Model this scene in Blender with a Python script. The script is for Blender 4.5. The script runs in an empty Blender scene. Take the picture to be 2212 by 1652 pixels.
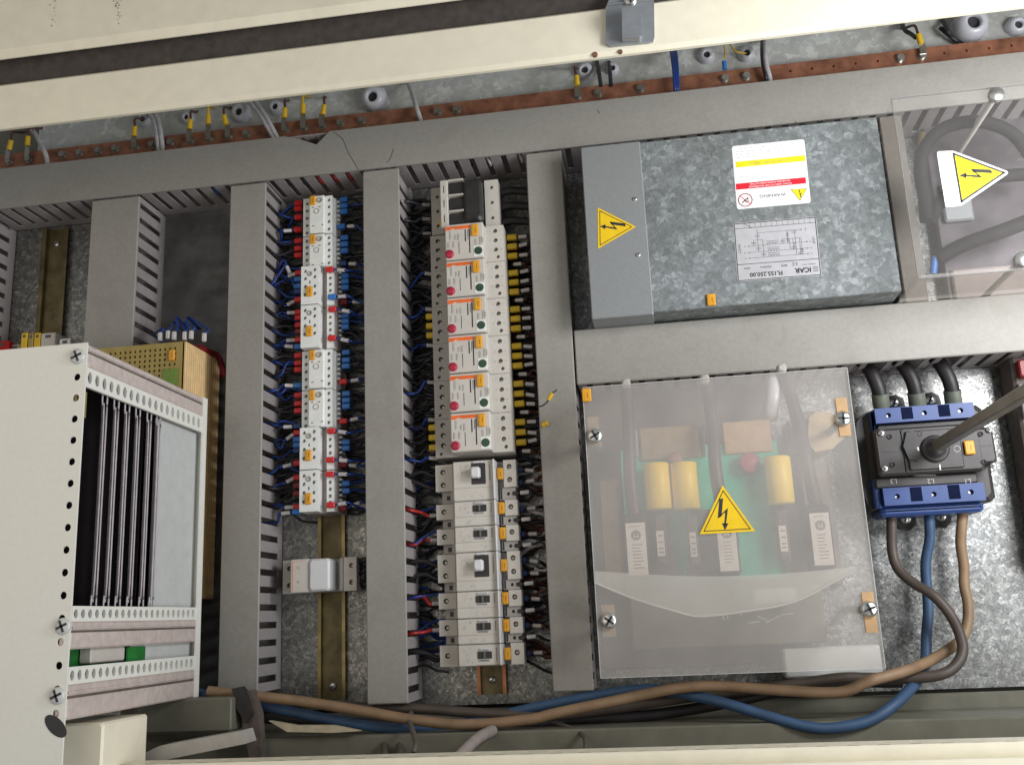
import bpy, math, random
from mathutils import Vector, Matrix
random.seed(7)
S = .001                                     # everything is modelled in millimetres
scene = bpy.context.scene
COL = scene.collection

# ------------------------------------------------------------------ camera, world, lamps, exposure
# panel frame: x right, y up, h out of the mounting panel; Blender world = (x, -h, y)
F, CX, CY, HC = 2111.19, 1106., 826., 1200.
R = ((0.98835001, -0.04349807, -0.14584982), (-0.07619205, -0.97097211, -0.22673322), (-0.13175364, 0.23520437, -0.9629745))
def P(px, py, h=0.):                         # the spot on the plane h mm above the panel, measured on the photograph
    d = [sum(R[k][i]*c for k, c in enumerate((px-CX, py-CY, F))) for i in range(3)]
    t = (h-HC)/d[2]
    return d[0]*t, d[1]*t
def W(x, y, h): return Vector((x*S, -h*S, y*S))
cd = bpy.data.cameras.new('camera'); cam = bpy.data.objects.new('camera', cd); COL.objects.link(cam)
right = Vector((R[0][0], -R[0][2], R[0][1])); up = -Vector((R[1][0], -R[1][2], R[1][1])); back = -Vector((R[2][0], -R[2][2], R[2][1]))
M4 = Matrix((right, up, back)).transposed().to_4x4(); M4.translation = W(0, 0, HC)
cam.matrix_world = M4
cd.sensor_width = 36; cd.lens = F/2212*36; cd.clip_start = .02; cd.clip_end = 60
scene.camera = cam
w = bpy.data.worlds.new('World'); scene.world = w; w.use_nodes = True
w.node_tree.nodes['Background'].inputs[0].default_value = (.92, .96, 1, 1)
w.node_tree.nodes['Background'].inputs[1].default_value = .24
def lamp(name, loc, target, size, power, col, sy=None):
    d = bpy.data.lights.new(name, 'AREA'); d.energy = power; d.color = col; d.shape = 'RECTANGLE'; d.size = size; d.size_y = sy or size
    o = bpy.data.objects.new(name, d); COL.objects.link(o); o.location = W(*loc)
    o.rotation_euler = (W(*target)-W(*loc)).to_track_quat('-Z', 'Y').to_euler()
lamp('window_light', (1200, -320, 1040), (300, 60, 0), .9, 13.5, (.98, .985, 1))
lamp('top_right_fill', (680, 390, 640), (380, 520, 60), .3, 8, (.99, .99, 1))  # added fill lamp, brightens the upper right beam and duct; no such source seen
lamp('warm_left_fill', (-750, 250, 1000), (-600, 100, 300), 1.0, 2.2, (1, .85, .66))  # added warm fill from the left front, for the rack and left bays
vs = scene.view_settings
vs.view_transform = 'Standard'; vs.look = 'None'; vs.exposure = 0.; vs.gamma = 1

# ------------------------------------------------------------------ materials
def mat(name, col, rough=.5, metal=0., var=.12, scale=90., bump=.0, col2=None, grime=0., coat=0., spec=.5):
    m = bpy.data.materials.new(name); m.use_nodes = True; nt = m.node_tree; N = nt.nodes; L = nt.links
    b = N['Principled BSDF']; b.inputs['Roughness'].default_value = rough; b.inputs['Metallic'].default_value = metal
    b.inputs['Coat Weight'].default_value = coat; b.inputs['Specular IOR Level'].default_value = spec
    g = N.new('ShaderNodeNewGeometry'); no = N.new('ShaderNodeTexNoise'); no.inputs['Scale'].default_value = scale; no.inputs['Detail'].default_value = 5
    L.new(g.outputs['Position'], no.inputs['Vector'])
    cr = N.new('ShaderNodeValToRGB'); e = cr.color_ramp.elements
    c2 = col2 or [c*(1-var*1.6) for c in col]
    e[0].position = .32; e[1].position = .68; e[0].color = (*c2, 1); e[1].color = (*[min(1, c*(1+var*.5)) for c in col], 1)
    L.new(no.outputs['Fac'], cr.inputs['Fac']); out = cr.outputs['Color']
    if grime:
        n2 = N.new('ShaderNodeTexNoise'); n2.inputs['Scale'].default_value = 14; n2.inputs['Detail'].default_value = 7; n2.inputs['Roughness'].default_value = .68
        L.new(g.outputs['Position'], n2.inputs['Vector'])
        r2 = N.new('ShaderNodeValToRGB'); r2.color_ramp.elements[0].position = .5; r2.color_ramp.elements[1].position = .8
        r2.color_ramp.elements[0].color = (0, 0, 0, 1); r2.color_ramp.elements[1].color = (grime,)*3+(1,)
        L.new(n2.outputs['Fac'], r2.inputs['Fac'])
        mx = N.new('ShaderNodeMix'); mx.data_type = 'RGBA'; mx.inputs['B'].default_value = (*[c*.45*k for c, k in zip(col, (1.05, .93, .8))], 1)
        L.new(r2.outputs['Color'], mx.inputs['Factor']); L.new(out, mx.inputs['A']); out = mx.outputs['Result']
    L.new(out, b.inputs['Base Color'])
    if bump:
        bp = N.new('ShaderNodeBump'); bp.inputs['Strength'].default_value = bump; bp.inputs['Distance'].default_value = .0006
        L.new(no.outputs['Fac'], bp.inputs['Height']); L.new(bp.outputs['Normal'], b.inputs['Normal'])
    return m
def galv(name, dark, light, scale, rough, metal, contrast=(.25, .85), bump=.25):
    m = bpy.data.materials.new(name); m.use_nodes = True; nt = m.node_tree; N = nt.nodes; L = nt.links
    b = N['Principled BSDF']; b.inputs['Metallic'].default_value = metal
    g = N.new('ShaderNodeNewGeometry')
    dn = N.new('ShaderNodeTexNoise'); dn.inputs['Scale'].default_value = scale*1.6; dn.inputs['Detail'].default_value = 3
    L.new(g.outputs['Position'], dn.inputs['Vector'])
    sc = N.new('ShaderNodeVectorMath'); sc.operation = 'SCALE'; sc.inputs['Scale'].default_value = .9/scale
    L.new(dn.outputs['Color'], sc.inputs[0])
    ad = N.new('ShaderNodeVectorMath'); L.new(g.outputs['Position'], ad.inputs[0]); L.new(sc.outputs[0], ad.inputs[1])
    def cell(s):
        v = N.new('ShaderNodeTexVoronoi'); v.inputs['Scale'].default_value = s; v.inputs['Randomness'].default_value = 1
        L.new(ad.outputs[0], v.inputs['Vector']); return v
    v1, v2 = cell(scale), cell(scale*2.3)
    s1, s2 = N.new('ShaderNodeSeparateColor'), N.new('ShaderNodeSeparateColor')
    L.new(v1.outputs['Color'], s1.inputs[0]); L.new(v2.outputs['Color'], s2.inputs[0])
    mi = N.new('ShaderNodeMix'); mi.inputs['Factor'].default_value = .42
    L.new(s1.outputs[0], mi.inputs['A']); L.new(s2.outputs[1], mi.inputs['B'])
    cr = N.new('ShaderNodeValToRGB'); e = cr.color_ramp.elements; e[0].position, e[1].position = contrast
    e[0].color = (*dark, 1); e[1].color = (*light, 1)
    mid = e.new((contrast[0]+contrast[1])*.58); mid.color = (*[d*.62+l*.38 for d, l in zip(dark, light)], 1)
    L.new(mi.outputs['Result'], cr.inputs['Fac'])
    n2 = N.new('ShaderNodeTexNoise'); n2.inputs['Scale'].default_value = 9; n2.inputs['Detail'].default_value = 6
    L.new(g.outputs['Position'], n2.inputs['Vector'])
    r2 = N.new('ShaderNodeValToRGB'); r2.color_ramp.elements[0].position = .35; r2.color_ramp.elements[1].position = .7
    r2.color_ramp.elements[0].color = (.82, .80, .77, 1); r2.color_ramp.elements[1].color = (1, 1, 1, 1); L.new(n2.outputs['Fac'], r2.inputs['Fac'])
    mu = N.new('ShaderNodeMix'); mu.data_type = 'RGBA'; mu.blend_type = 'MULTIPLY'; mu.inputs['Factor'].default_value = 1
    L.new(cr.outputs['Color'], mu.inputs['A']); L.new(r2.outputs['Color'], mu.inputs['B']); L.new(mu.outputs['Result'], b.inputs['Base Color'])
    mr = N.new('ShaderNodeMapRange'); mr.inputs['To Min'].default_value = rough+.14; mr.inputs['To Max'].default_value = rough-.1
    L.new(s2.outputs[0], mr.inputs['Value']); L.new(mr.outputs['Result'], b.inputs['Roughness'])
    bp = N.new('ShaderNodeBump'); bp.inputs['Strength'].default_value = bump; bp.inputs['Distance'].default_value = .001
    L.new(mi.outputs['Result'], bp.inputs['Height']); L.new(bp.outputs['Normal'], b.inputs['Normal'])
    return m
def clear(name, tint, milk, fac, rough=.15):
    m = bpy.data.materials.new(name); m.use_nodes = True; nt = m.node_tree; N = nt.nodes; L = nt.links
    b = N['Principled BSDF']; b.inputs['Base Color'].default_value = (*milk, 1); b.inputs['Roughness'].default_value = rough
    t = N.new('ShaderNodeBsdfTransparent'); t.inputs[0].default_value = (*tint, 1)
    g = N.new('ShaderNodeNewGeometry'); no = N.new('ShaderNodeTexNoise'); no.inputs['Scale'].default_value = 12; no.inputs['Detail'].default_value = 6
    L.new(g.outputs['Position'], no.inputs['Vector'])
    mr = N.new('ShaderNodeMapRange'); mr.inputs['From Min'].default_value = .3; mr.inputs['From Max'].default_value = .7
    mr.inputs['To Min'].default_value = fac*.82; mr.inputs['To Max'].default_value = fac*1.15; L.new(no.outputs['Fac'], mr.inputs['Value'])
    x = N.new('ShaderNodeMixShader'); L.new(mr.outputs['Result'], x.inputs[0]); L.new(t.outputs[0], x.inputs[1]); L.new(b.outputs[0], x.inputs[2])
    L.new(x.outputs[0], N['Material Output'].inputs[0]); return m
M = dict(
    duct=mat('grey_duct_plastic', (.30, .29, .265), .55, var=.05, scale=220, grime=.30, bump=.05),
    ductside=mat('grey_duct_wall', (.33, .305, .30), .6, var=.06, scale=150, grime=.25),
    cream=mat('cream_paint', (.85, .80, .64), .38, var=.03, scale=60, grime=.16, bump=.04),
    seal=mat('dark_rubber_seal', (.075, .062, .055), .8, var=.2),
    frame=mat('olive_grey_paint', (.17, .165, .125), .5, var=.1, scale=40, grime=.4),
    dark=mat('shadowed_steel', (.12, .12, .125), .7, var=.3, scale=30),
    black=mat('black_plastic', (.032, .03, .03), .42, var=.2), blackm=mat('matt_black_plastic', (.035, .032, .032), .6, var=.2),
    cable=mat('black_cable_sheath', (.022, .02, .021), .5, var=.25, scale=40),
    cablegrey=mat('dark_grey_cable_sheath', (.075, .062, .06), .45, var=.25, scale=40),
    brown=mat('brown_cable_sheath', (.27, .175, .10), .55, var=.15, scale=40, grime=.4),
    umber=mat('dark_brown_cable_sheath', (.085, .066, .053), .52, var=.15, scale=40, grime=.3),
    bluec=mat('blue_cable_sheath', (.04, .09, .18), .55, var=.15, scale=40, grime=.35),
    wireblue=mat('blue_wire', (.012, .05, .26), .4, var=.15), wireblack=mat('black_wire', (.026, .024, .031), .45, var=.3, scale=50),
    wirered=mat('red_wire', (.36, .02, .015), .4), wirebrown=mat('brown_wire', (.10, .035, .022), .45), wiregrey=mat('grey_wire', (.52, .51, .52), .5),
    yellow=mat('yellow_sleeve', (.72, .47, .02), .45, var=.06), red=mat('red_sleeve', (.58, .015, .018), .42, var=.08), blue=mat('blue_sleeve', (.03, .17, .52), .42, var=.08),
    darkblue=mat('dark_blue_sleeve', (.012, .045, .16), .45), darkred=mat('dark_red_sleeve', (.20, .012, .015), .45),
    sleeve=mat('white_marker_sleeve', (.60, .57, .56), .5, var=.15, scale=900), orange=mat('orange_marker', (.76, .36, .02), .4, var=.1), tagink=mat('orange_marker_ink', (.38, .12, .01), .5),
    white=mat('contactor_white_plastic', (.80, .82, .80), .42, var=.04, grime=.15), warmwhite=mat('breaker_white_plastic', (.58, .55, .50), .42, var=.04, grime=.18),
    greyplastic=mat('light_grey_plastic', (.42, .40, .37), .5, var=.06, grime=.15), darkgrey=mat('dark_grey_plastic', (.12, .115, .11), .5),
    pinkgrey=mat('dusty_grey_plastic', (.34, .29, .27), .6, var=.1), toggle=mat('toggle_white', (.66, .67, .68), .35, var=.02),
    screw=mat('zinc_screw', (.42, .41, .38), .38, .9, var=.2, scale=400), brightscrew=mat('bright_zinc_screw', (.72, .72, .70), .28, .9, var=.1),
    ink=mat('black_print', (.03, .03, .035), .5), greyink=mat('grey_print', (.26, .25, .24), .5), redink=mat('red_print', (.68, .012, .03), .45),
    orangeink=mat('orange_print', (.83, .15, .025), .45), yellowink=mat('yellow_print', (.88, .74, .01), .4), warnyellow=mat('warning_yellow', (.84, .56, .012), .4, var=.04),
    sticker=mat('white_sticker', (.78, .78, .78), .4, var=.01), silverlabel=mat('silver_label', (.50, .50, .52), .35, .15, var=.05),
    redbutton=mat('red_button', (.40, .02, .05), .35), greenbutton=mat('green_button', (.03, .075, .04), .35),
    copper=mat('copper_bar', (.38, .165, .10), .42, .35, var=.3, scale=60, grime=.6), brass=mat('yellow_zinc_rail', (.36, .29, .13), .35, .75, var=.25, scale=50),
    brassgrey=mat('dull_shaded_zinc', (.20, .165, .085), .45, .6, var=.3, scale=50), copperrail=mat('coppery_rail', (.50, .22, .11), .38, .7, var=.2),
    galv=galv('galvanised_cover', (.17, .19, .195), (.37, .405, .42), 125, .55, .25, (.2, .95), .12),
    galvplain=mat('brushed_galvanised_flap', (.30, .315, .32), .5, .35, var=.05, scale=400),
    galvpanel=galv('galvanised_panel', (.22, .23, .23), (.60, .61, .60), 200, .36, .8, (.15, .95), 1.0),
    galvtop=galv('galvanised_gland_plate', (.50, .52, .51), (.72, .75, .73), 60, .5, .0),
    zinc=mat('zinc_casting', (.36, .38, .40), .36, .5, var=.08, scale=60), gland=mat('grey_gland_plastic', (.60, .61, .66), .28, var=.06),
    rack=mat('rack_white_paint', (.80, .80, .74), .45, var=.02, scale=200, grime=.06), rackrail=mat('anodised_rack_rail', (.66, .57, .53), .5, .15, var=.09, scale=120, grime=.35),
    guide=mat('card_guide_grey', (.50, .45, .47), .5), rackin=mat('rack_inside_shade', (.010, .008, .009), .9, spec=.1), pcb=mat('green_circuit_board', (.02, .19, .035), .4, var=.2), rackplate=mat('rack_inner_plate', (.60, .62, .61), .42, .1, var=.04, grime=.1),
    teal=mat('teal_circuit_board', (.015, .55, .36), .45, var=.1), mustard=mat('mustard_perforated_steel', (.38, .29, .09), .5, .2, var=.1, grime=.3), beige=mat('beige_ribbed_heatsink', (.80, .56, .27), .48, var=.08),
    green=mat('green_label', (.16, .26, .04), .5), tan=mat('tan_laminate', (.52, .33, .16), .5, var=.1), drab=mat('drab_laminate', (.33, .24, .12), .55, var=.12), capyellow=mat('capacitor_yellow', (.95, .66, .0), .4, var=.03),
    varistor=mat('pink_red_disc', (.38, .05, .08), .45), varbrown=mat('brown_disc', (.30, .12, .06), .5), labelpaper=mat('off_white_label', (.75, .71, .66), .5, var=.03),
    swblue=mat('blue_terminal_shroud', (.035, .075, .24), .42, var=.08, grime=.2), swbody=mat('black_switch_body', (.045, .040, .038), .42, var=.15, grime=.2), swdark=mat('dark_blue_recess', (.006, .010, .035), .9, spec=.1),
    rod=mat('steel_shaft', (.33, .30, .25), .42, .6, var=.12, scale=40), olivesleeve=mat('grey_green_shrink_sleeve', (.13, .145, .115), .5),
    milky=clear('frosted_cover_sheet', (.97, .95, .93), (.70, .675, .65), .235, .38), milkyreflection=clear('milky_reflection_film', (.95, .97, .95), (.84, .88, .84), .36, .22),
    plexi=clear('clear_acrylic', (.97, .97, .97), (.55, .53, .51), .06, .12), edge=clear('acrylic_edge', (.8, .8, .8), (.85, .85, .83), .7, .2),
    softedge=clear('dull_acrylic_edge', (.8, .8, .8), (.6, .6, .58), .3, .2),
    strap=mat('grey_brown_strap', (.13, .105, .09), .6, var=.2), paper=mat('cream_foam_strip', (.56, .48, .33), .6), rust=mat('rust_spot', (.20, .10, .05), .7),
    cablematt=mat('dusty_black_cable', (.016, .014, .015), .75, var=.2, spec=.25), chassis=mat('dusty_brown_chassis', (.14, .115, .105), .6, var=.15, scale=30), ductshade=mat('shaded_duct_plastic', (.19, .17, .145), .6, var=.06, scale=120, grime=.3),
    purple=mat('dull_purple_metal', (.10, .085, .095), .5, .4, var=.3, scale=30), hair=mat('dark_thread', (.05, .04, .035), .6),
)

# ------------------------------------------------------------------ mesh helpers
_font = {}
class MB:
    def __init__(s, f=None): s.v = []; s.f = []; s.fr = f; s.sm = []
    def add(s, vs, fs, smooth=False):
        n = len(s.v)
        s.v += [s.fr(*p) if s.fr else tuple(p) for p in vs]
        s.f += [[i+n for i in q] for q in fs]; s.sm += [smooth]*len(fs); return s
    def box(s, x0, x1, y0, y1, h0, h1, c=0.):
        x0, x1 = min(x0, x1), max(x0, x1); y0, y1 = min(y0, y1), max(y0, y1); h0, h1 = min(h0, h1), max(h0, h1)
        c = min(c, (x1-x0)*.45, (y1-y0)*.45, (h1-h0)*.45)
        if c <= 0:
            return s.add([(x, y, h) for h in (h0, h1) for y in (y0, y1) for x in (x0, x1)],
                         [(0, 2, 3, 1), (4, 5, 7, 6), (0, 1, 5, 4), (2, 6, 7, 3), (0, 4, 6, 2), (1, 3, 7, 5)])
        def ring(h, i): return [(x0+i, y0+c, h), (x0+i+c*(i == 0)*0+0, y1-c, h)]
        oct_ = lambda a, h: [(x0+a+c, y0+a, h), (x1-a-c, y0+a, h), (x1-a, y0+a+c, h), (x1-a, y1-a-c, h), (x1-a-c, y1-a, h), (x0+a+c, y1-a, h), (x0+a, y1-a-c, h), (x0+a, y0+a+c, h)]
        vs = oct_(c, h0)+oct_(0, h0+c)+oct_(0, h1-c)+oct_(c, h1)
        fs = [tuple(range(7, -1, -1)), tuple(range(24, 32))]
        for r in range(3):
            for k in range(8): fs.append((r*8+k, r*8+(k+1) % 8, r*8+8+(k+1) % 8, r*8+8+k))
        return s.add(vs, fs)
    def quad(s, pts, h0, h1):                 # prism over a polygon in the panel plane
        n = len(pts)
        return s.add([(x, y, h0) for x, y in pts]+[(x, y, h1) for x, y in pts],
                     [tuple(range(n-1, -1, -1)), tuple(range(n, 2*n))]+[(k, (k+1) % n, n+(k+1) % n, n+k) for k in range(n)])
    def cyl(s, a, b, r0, r1=None, n=12, cap=True):
        a, b = Vector(a), Vector(b); r1 = r0 if r1 is None else r1; d = (b-a).normalized()
        u = d.orthogonal().normalized(); v = d.cross(u)
        vs = [tuple(p+(u*math.cos(t)+v*math.sin(t))*r) for p, r in ((a, r0), (b, r1)) for t in [2*math.pi*k/n for k in range(n)]]
        s.add(vs, [(k, (k+1) % n, n+(k+1) % n, n+k) for k in range(n)], True)
        if cap: s.add(vs, [tuple(range(n-1, -1, -1)), tuple(range(n, 2*n))])
        return s
    def lathe(s, a, d, prof, n=14):           # prof: (distance along d, radius)
        a, d = Vector(a), Vector(d).normalized(); u = d.orthogonal().normalized(); v = d.cross(u); vs = []
        for t, r in prof: vs += [tuple(a+d*t+(u*math.cos(2*math.pi*k/n)+v*math.sin(2*math.pi*k/n))*r) for k in range(n)]
        fs = [(i*n+k, i*n+(k+1) % n, i*n+n+(k+1) % n, i*n+n+k) for i in range(len(prof)-1) for k in range(n)]
        return s.add(vs, fs, True)
    def tube(s, pts, r, n=7, sub=5):
        pts = [Vector(p) for p in pts]; q = [pts[0]*2-pts[1]]+pts+[pts[-1]*2-pts[-2]]; path = []
        for i in range(1, len(q)-2):
            for k in range(sub):
                t = k/sub; p0, p1, p2, p3 = q[i-1:i+3]
                path.append(.5*((2*p1)+(p2-p0)*t+(2*p0-5*p1+4*p2-p3)*t*t+(3*p1-p0-3*p2+p3)*t**3))
        path.append(pts[-1]); vs = []; u = None
        for i, p in enumerate(path):
            d = (path[min(i+1, len(path)-1)]-path[max(i-1, 0)]).normalized()
            u = d.orthogonal().normalized() if u is None else (u-d*u.dot(d)).normalized()
            v = d.cross(u); rr = r(i/(len(path)-1)) if callable(r) else r
            vs += [tuple(p+(u*math.cos(2*math.pi*k/n)+v*math.sin(2*math.pi*k/n))*rr) for k in range(n)]
        m = len(path)
        s.add(vs, [(i*n+k, i*n+(k+1) % n, i*n+n+(k+1) % n, i*n+n+k) for i in range(m-1) for k in range(n)], True)
        return s.add(vs, [tuple(range(n-1, -1, -1)), tuple(range((m-1)*n, m*n))])
    def cell(s, x0, x1, y0, y1, h, cx, cy, rx, ry, depth, bottom=True):    # a rectangle of face with a real hole in it
        x0, x1 = min(x0, x1), max(x0, x1); y0, y1 = min(y0, y1), max(y0, y1)
        A = [2*math.pi*k/12 for k in range(12)]+[math.atan2(Y-cy, X-cx) % (2*math.pi) for X in (x0, x1) for Y in (y0, y1)]
        A = sorted(set(round(a, 5) for a in A)); n = len(A); o = []; i = []
        for a in A:
            c, q = math.cos(a), math.sin(a)
            t = min(((x1-cx)/c if c > 1e-5 else (x0-cx)/c if c < -1e-5 else 1e9), ((y1-cy)/q if q > 1e-5 else (y0-cy)/q if q < -1e-5 else 1e9))
            o.append((cx+c*t, cy+q*t, h)); i.append((cx+c*rx, cy+q*ry, h))
        b = [(x, y, h-depth) for x, y, _ in i]
        fs = [(k, (k+1) % n, n+(k+1) % n, n+k) for k in range(n)]+[(n+k, n+(k+1) % n, 2*n+(k+1) % n, 2*n+k) for k in range(n)]
        if bottom: fs.append(tuple(range(2*n, 3*n)))
        return s.add(o+i+b, fs)
    def holed(s, x0, x1, y0, y1, h0, h1, holes, depth=4, vert=True, bottom=True):   # block whose front carries a row of holes
        x0, x1 = min(x0, x1), max(x0, x1); y0, y1 = min(y0, y1), max(y0, y1)
        s.add([(x, y, h) for h in (h0, h1) for y in (y0, y1) for x in (x0, x1)], [(0, 1, 5, 4), (2, 6, 7, 3), (0, 4, 6, 2), (1, 3, 7, 5)]+([(0, 2, 3, 1)] if bottom else []))
        ax = 1 if vert else 0; hs = sorted(holes, key=lambda q: q[ax])
        cuts = [(y0 if vert else x0)]+[(a[ax]+b[ax])/2 for a, b in zip(hs, hs[1:])]+[(y1 if vert else x1)]
        for k, q in enumerate(hs):
            rx = q[2]; ry = q[3] if len(q) > 3 else rx
            if vert: s.cell(x0, x1, cuts[k], cuts[k+1], h1, q[0], q[1], rx, ry, depth, bottom)
            else: s.cell(cuts[k], cuts[k+1], y0, y1, h1, q[0], q[1], rx, ry, depth, bottom)
        return s
    def text(s, body, size, x, y, h, rot=0., align='CENTER', sx=1., bold=0.):
        k = (body, align, bold)
        if k not in _font:
            c = bpy.data.curves.new('t', 'FONT'); c.body = body; c.size = 1; c.resolution_u = 2; c.align_x = align; c.align_y = 'CENTER'; c.offset = bold
            o = bpy.data.objects.new('t', c); me = o.to_mesh()
            _font[k] = ([v.co.copy() for v in me.vertices], [tuple(p.vertices) for p in me.polygons])
            o.to_mesh_clear(); bpy.data.objects.remove(o); bpy.data.curves.remove(c)
        vs, fs = _font[k]; c, q = math.cos(rot), math.sin(rot)
        return s.add([(x+(v.x*sx*c-v.y*q)*size, y+(v.x*sx*q+v.y*c)*size, h) for v in vs], fs)
    def line(s, pts, wd, h, closed=False):
        if closed: pts = pts+[pts[0]]
        for (a, b), (c, d) in zip(pts, pts[1:]):
            l = math.hypot(c-a, d-b) or 1; nx, ny = -(d-b)/l*wd/2, (c-a)/l*wd/2; ex, ey = (c-a)/l*wd/2, (d-b)/l*wd/2
            s.add([(a-ex+nx, b-ey+ny, h), (a-ex-nx, b-ey-ny, h), (c+ex-nx, d+ey-ny, h), (c+ex+nx, d+ey+ny, h)], [(0, 1, 2, 3)])
        return s
    def circ(s, x, y, h, r, n=20, fill=True, wd=.5):
        p = [(x+math.cos(2*math.pi*k/n)*r, y+math.sin(2*math.pi*k/n)*r) for k in range(n)]
        if fill: return s.add([(a, b, h) for a, b in p], [tuple(range(n))])
        return s.line(p, wd, h, True)
    def mesh(s, name, m, o=(0, 0, 0)):
        me = bpy.data.meshes.new(name)
        me.from_pydata([((x-o[0])*S, -(h-o[2])*S, (y-o[1])*S) for x, y, h in s.v], [], s.f)
        me.materials.append(M[m]); me.polygons.foreach_set('use_smooth', s.sm); me.update(); return me
def props(o, label=None, cat=None, group=None, kind=None):
    for k, v in (('label', label), ('category', cat), ('group', group), ('kind', kind)):
        if v: o[k] = v
    return o
def thing(name, label, cat, at=(0, 0, 0), group=None, kind=None):
    o = bpy.data.objects.new(name, None); COL.objects.link(o); o.location = W(*at); o.empty_display_size = .01; o['org'] = at
    return props(o, label, cat, group, kind)
def part(name, mb, m, parent, label=None, kind=None):
    org = parent['org'] if parent else (0, 0, 0)
    o = bpy.data.objects.new(name, mb.mesh(name, m, org)); COL.objects.link(o); o.parent = parent; o['org'] = tuple(org)
    return props(o, label, kind=kind)
def single(name, mb, m, label, cat, group=None, kind=None, at=None):   # a thing that is one mesh
    if at is None:
        n = len(mb.v); at = tuple(sum(v[k] for v in mb.v)/n for k in range(2))+(min(v[2] for v in mb.v),)
    o = bpy.data.objects.new(name, mb.mesh(name, m, at)); COL.objects.link(o); o.location = W(*at); o['org'] = at
    return props(o, label, cat, group, kind)
_screw = {}
def shared(name, key, mbf, m, parent, x, y, h):     # many alike small parts share one mesh
    if key not in _screw: _screw[key] = mbf().mesh(name, m)
    o = bpy.data.objects.new(name, _screw[key]); COL.objects.link(o); o.parent = parent
    g = parent['org']; o.location = W(x-g[0], y-g[1], h-g[2]); return o
def dup(root, at, label=None):
    def cp(o, par):
        c = o.copy(); COL.objects.link(c)
        if par is not None: c.parent = par
        for ch in o.children: cp(ch, c)
        return c
    r = cp(root, None); r.location = W(*at); r['org'] = at
    if label: r['label'] = label
    return r
ORD = ['topmost', 'second from the top', 'third from the top', 'fourth from the top', 'fifth from the top', 'sixth from the top', 'seventh from the top', 'eighth from the top']
def nth(i, n):
    if i == 0: return 'topmost'
    if i == n-1: return 'lowest'
    return ['', 'second', 'third', 'fourth', 'fifth', 'sixth', 'seventh', 'eighth', 'ninth', 'tenth', 'eleventh', 'twelfth', 'thirteenth', 'fourteenth', 'fifteenth', 'sixteenth', 'seventeenth', 'eighteenth', 'nineteenth', 'twentieth', 'twenty first', 'twenty second', 'twenty third', 'twenty fourth', 'twenty fifth', 'twenty sixth', 'twenty seventh', 'twenty eighth', 'twenty ninth', 'thirtieth', 'thirty first', 'thirty second', 'thirty third', 'thirty fourth', 'thirty fifth', 'thirty sixth', 'thirty seventh', 'thirty eighth', 'thirty ninth', 'fortieth'][i]+' from the top'
def nthl(i):
    return ['leftmost', 'second from the left', 'third from the left', 'fourth from the left', 'fifth from the left', 'sixth from the left', 'seventh from the left', 'eighth from the left', 'ninth from the left', 'tenth from the left', 'eleventh from the left', 'twelfth from the left', 'thirteenth from the left', 'fourteenth from the left', 'fifteenth from the left', 'sixteenth from the left', 'seventeenth from the left', 'eighteenth from the left', 'nineteenth from the left', 'twentieth from the left', 'twenty first from the left', 'twenty second from the left', 'twenty third from the left', 'twenty fourth from the left', 'twenty fifth from the left', 'twenty sixth from the left', 'twenty seventh from the left', 'twenty eighth from the left'][i]
def screwhead(r, cross=False, n=12):
    def f():
        b = MB().lathe((0, 0, 0), (0, 0, 1), [(0, r), (r*.35, r*.97), (r*.5, r*.75), (r*.5, r*.3), (r*.42, 0)], n); return b
    return f
def bolt_with_slot(name, parent, x, y, h, r, a=.6, cross=False, m='brightscrew'):
    b = MB().lathe((x, y, h), (0, 0, 1), [(0, r), (r*.45, r*.98), (r*.62, r*.7), (r*.66, .001)], 18)
    o = part(name, b, m, parent)
    sl = MB(); c, q = math.cos(a), math.sin(a); L = r*.72; wd = r*.14
    for cc, qq in ((c, q), (-q, c))[:2 if cross else 1]:
        pts = [(x+cc*L-qq*wd, y+qq*L+cc*wd), (x+cc*L+qq*wd, y+qq*L-cc*wd), (x-cc*L+qq*wd, y-qq*L-cc*wd), (x-cc*L-qq*wd, y-qq*L+cc*wd)]
        sl.quad(pts, h+r*.5, h+r*.67+.12)
    part('screw_slot', sl, 'ink', o); return o
def tag(parent, x0, x1, y0, y1, h):                 # orange equipment marker with a printed stroke
    o = part('marker_tag', MB().box(x0, x1, y0, y1, h, h+3, 1.), 'orange', parent)
    cx, cy = (x0+x1)/2, (y0+y1)/2; wd = abs(x1-x0); t = abs(y1-y0)
    g = MB().line([(x0+wd*.26, cy-t*.36), (x0+wd*.26, cy+t*.36)], .35, h+3.06).line([(cx+wd*.1, cy-t*.2), (cx+wd*.1, cy+t*.16)], .9, h+3.06)
    part('print', g, 'tagink', o); return o
def warning_triangle(parent, tri, h, mkname='warning_sticker', border=.0, bolt_dir=None, sticker=None, m='warnyellow', th=.35):
    # tri: apex, base a, base b (panel coordinates)
    ap, ba, bb = [Vector(p) for p in tri]; c = (ap+ba+bb)/3
    o = part(mkname, MB().quad([tuple(p) for p in tri], h, h+th), m, parent)
    pr = MB(); k = .83 if not border else .95
    pr.line([tuple(c+(p-c)*k) for p in (ap, ba, bb)], border or (ap-c).length*.028, h+th+.06, True)
    e = (ap-(ba+bb)/2); L = e.length; e = e/L; s = (bb-ba).normalized()
    def q(u, v): p = c+e*(u*L)+s*(v*L); return (p.x, p.y)
    # lightning arrow pointing from the apex down to the base
    for poly in (((.38, -.10), (.40, -.015), (.02, -.085), (-.025, -.17)), ((-.025, -.17), (.04, -.115), (.185, .06), (.105, .01)), ((.185, .065), (.11, .0), (-.165, -.05), (-.165, -.012)), ((-.14, .045), (-.125, -.095), (-.28, -.045))):
        pr.add([(*q(*p), h+th+.06) for p in poly], [tuple(range(len(poly)))])
    part('print', pr, 'ink', o); return o

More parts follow.
